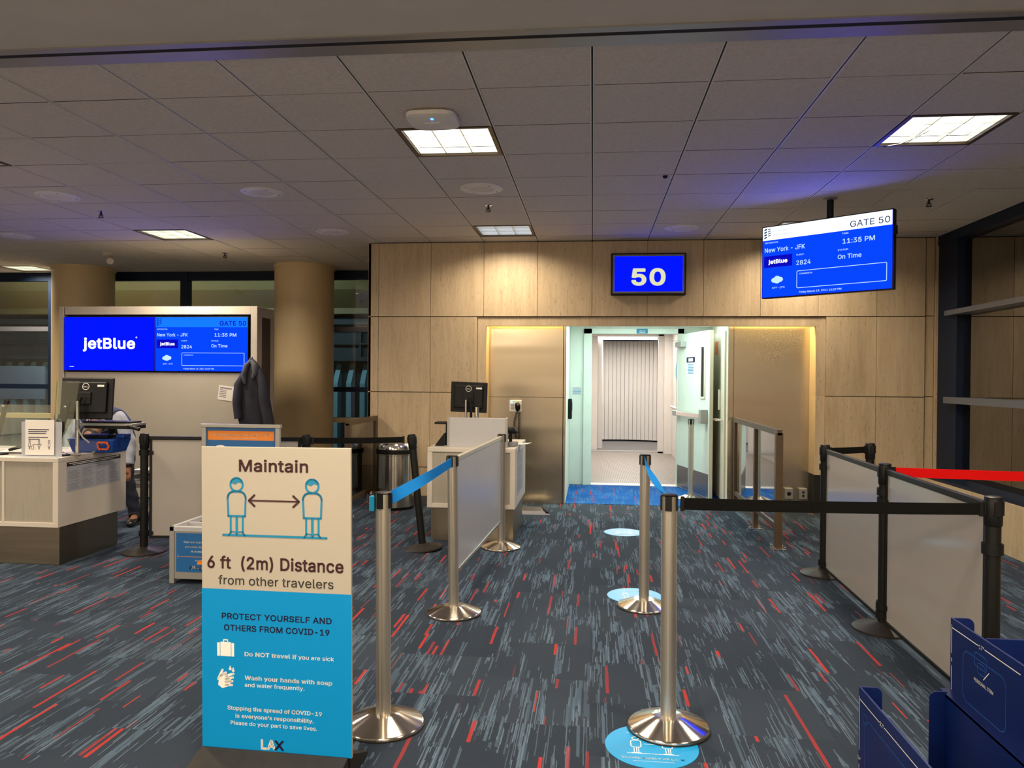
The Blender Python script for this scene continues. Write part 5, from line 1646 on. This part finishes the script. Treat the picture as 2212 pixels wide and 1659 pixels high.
def shell(name, mat, pick, off):
    # clothing: a copy of the body surface over the picked limbs, a little larger
    bm = bmesh.new(); bm.from_mesh(body.data); bm.normal_update()
    drop = []
    for f in bm.faces:
        c = f.calc_center_median(); best = None
        for i, (a, b) in enumerate(EE):
            A, B = Vector(V[a][:3]), Vector(V[b][:3]); d = B - A
            tt = max(0., min(1., (c - A).dot(d) / d.length_squared))
            r = V[a][3] * (1 - tt) + V[b][3] * tt
            q = (c - A - d * tt).length / r
            if best is None or q < best[0]: best = (q, i, tt)
        if not pick(best[1], best[2], c): drop.append(f)
    bmesh.ops.delete(bm, geom=drop, context='FACES')
    for v in bm.verts: v.co += v.normal * (off + .004 * sin(v.co.z * 60 + v.co.x * 45))
    me = bpy.data.meshes.new(name); bm.to_mesh(me); bm.free()
    me.materials.append(M[mat]); me.polygons.foreach_set('use_smooth', [True] * len(me.polygons))
    o = bpy.data.objects.new(name, me); COL.objects.link(o); o.parent = t
    sm = o.modifiers.new('cloth', 'SOLIDIFY'); sm.thickness = .006; sm.offset = -1
    return o


ARM = {5: 'u', 6: 'u', 7: 'l', 8: 'u', 9: 'u', 10: 'l'}
shell('trousers', 'trousers', lambda i, q, c: i in (11, 12, 13, 14, 15, 16) or (i == 0 and q < .3) or (i in (19, 20) and q < .35), .016)
shell('shirt', 'shirt', lambda i, q, c: (i in (6, 9) or (i in (5, 8) and q > .45)) or (i in (7, 10) and q < .93) or (i == 2 and .3 < q < .9), .018)
shell('vest', 'vest', lambda i, q, c: i in (0, 1) or (i == 2 and q < .62) or (i in (5, 8) and q < .85), .024)
# face, looking down
hc = Vector(hd2)
MB().tube([(hc.x, hc.y - .07, hc.z + .025), (hc.x, hc.y - .092, hc.z - .012), (hc.x, hc.y - .078, hc.z - .018)], [.006, .013, .009], 10).build('nose', 'skin', t, smooth=True)
fz = MB()
for s_ in (-1, 1): fz.lathe([(.004, 0), (.011, .004), (.004, .008)], (hc.x + s_ * .03, hc.y - .080, hc.z + .028), 10, 'y')
fz.build('eyes', 'inkblack', t)
MB().tube([(hc.x - .025, hc.y - .068, hc.z - .048), (hc.x, hc.y - .074, hc.z - .050), (hc.x + .025, hc.y - .068, hc.z - .048)], .005, 8).build('mouth', 'inkmaroon', t, smooth=True)
fz = MB()
for s_ in (-1, 1): fz.lathe([(.008, 0), (.022, .008), (.008, .016)], (hc.x + s_ * .080, hc.y + .01, hc.z + .01), 12, 'y')
fz.build('ears', 'skin', t, smooth=True)
skin('hair', [(hea[0], hea[1] + .015, hea[2] + .03, .080, .082), (hc.x, hc.y + .02, hc.z + .055, .086, .084), (hc.x, hc.y - .03, hc.z + .065, .068, .06)], chain(3), 'hair', t)
skin('shoe', [(anL[0], anL[1] + .01, .062, .046, .046), (.235, .0, .042, .045, .036), (.265, -.09, .034, .045, .030), (.285, -.15, .028, .030, .022)], chain(4), 'shoe', t)
skin('shoe', [(anR[0], anR[1] + .01, .062, .046, .046), (-.17, .08, .042, .045, .036), (-.17, -.02, .034, .045, .030), (-.17, -.07, .028, .030, .022)], chain(4), 'shoe', t)
MB().lathe([(.036, -.008), (.039, -.006), (.039, .008), (.036, .01)], (wrL[0], wrL[1], wrL[2]), 20).build('watch', 'black', t, smooth=True)

# low shelf with paper trays behind the counter
t = thing('paper_cart', 'low white cart of paper trays under the agent’s hand', 'cart', (-4.42, 7.42, 0))
f = MB()
for x in (-.22, .20):
    for y in (-.14, .12): f.box(x, x + .02, y, y + .02, 0, .36)
f.build('legs', 'alugrey', t)
MB().box(-.24, .24, -.16, .16, .34, .365).build('top_shelf', 'white', t, .003)
MB().box(-.22, .22, -.14, .14, .10, .115).build('lower_shelf', 'white', t, .003)
for k in range(3):
    MB().box(-.19, .20, -.13, .13, .37 + k * .055, .38 + k * .055 + .025).build('paper_tray', 'inkwhite' if k % 2 == 0 else 'gray', t, .004)
t = thing('blue_bin', 'blue bin standing behind the left counter beside the agent', 'bin', (-4.56, 7.56, .0))
f = MB(); f.box(-.06, .10, .07, .20, 0, .74); f.build('body', 'blueplastic', t, .01)
MB().box(-.065, .105, .065, .205, .74, .76).build('rim', 'blueplastic', t, .004)
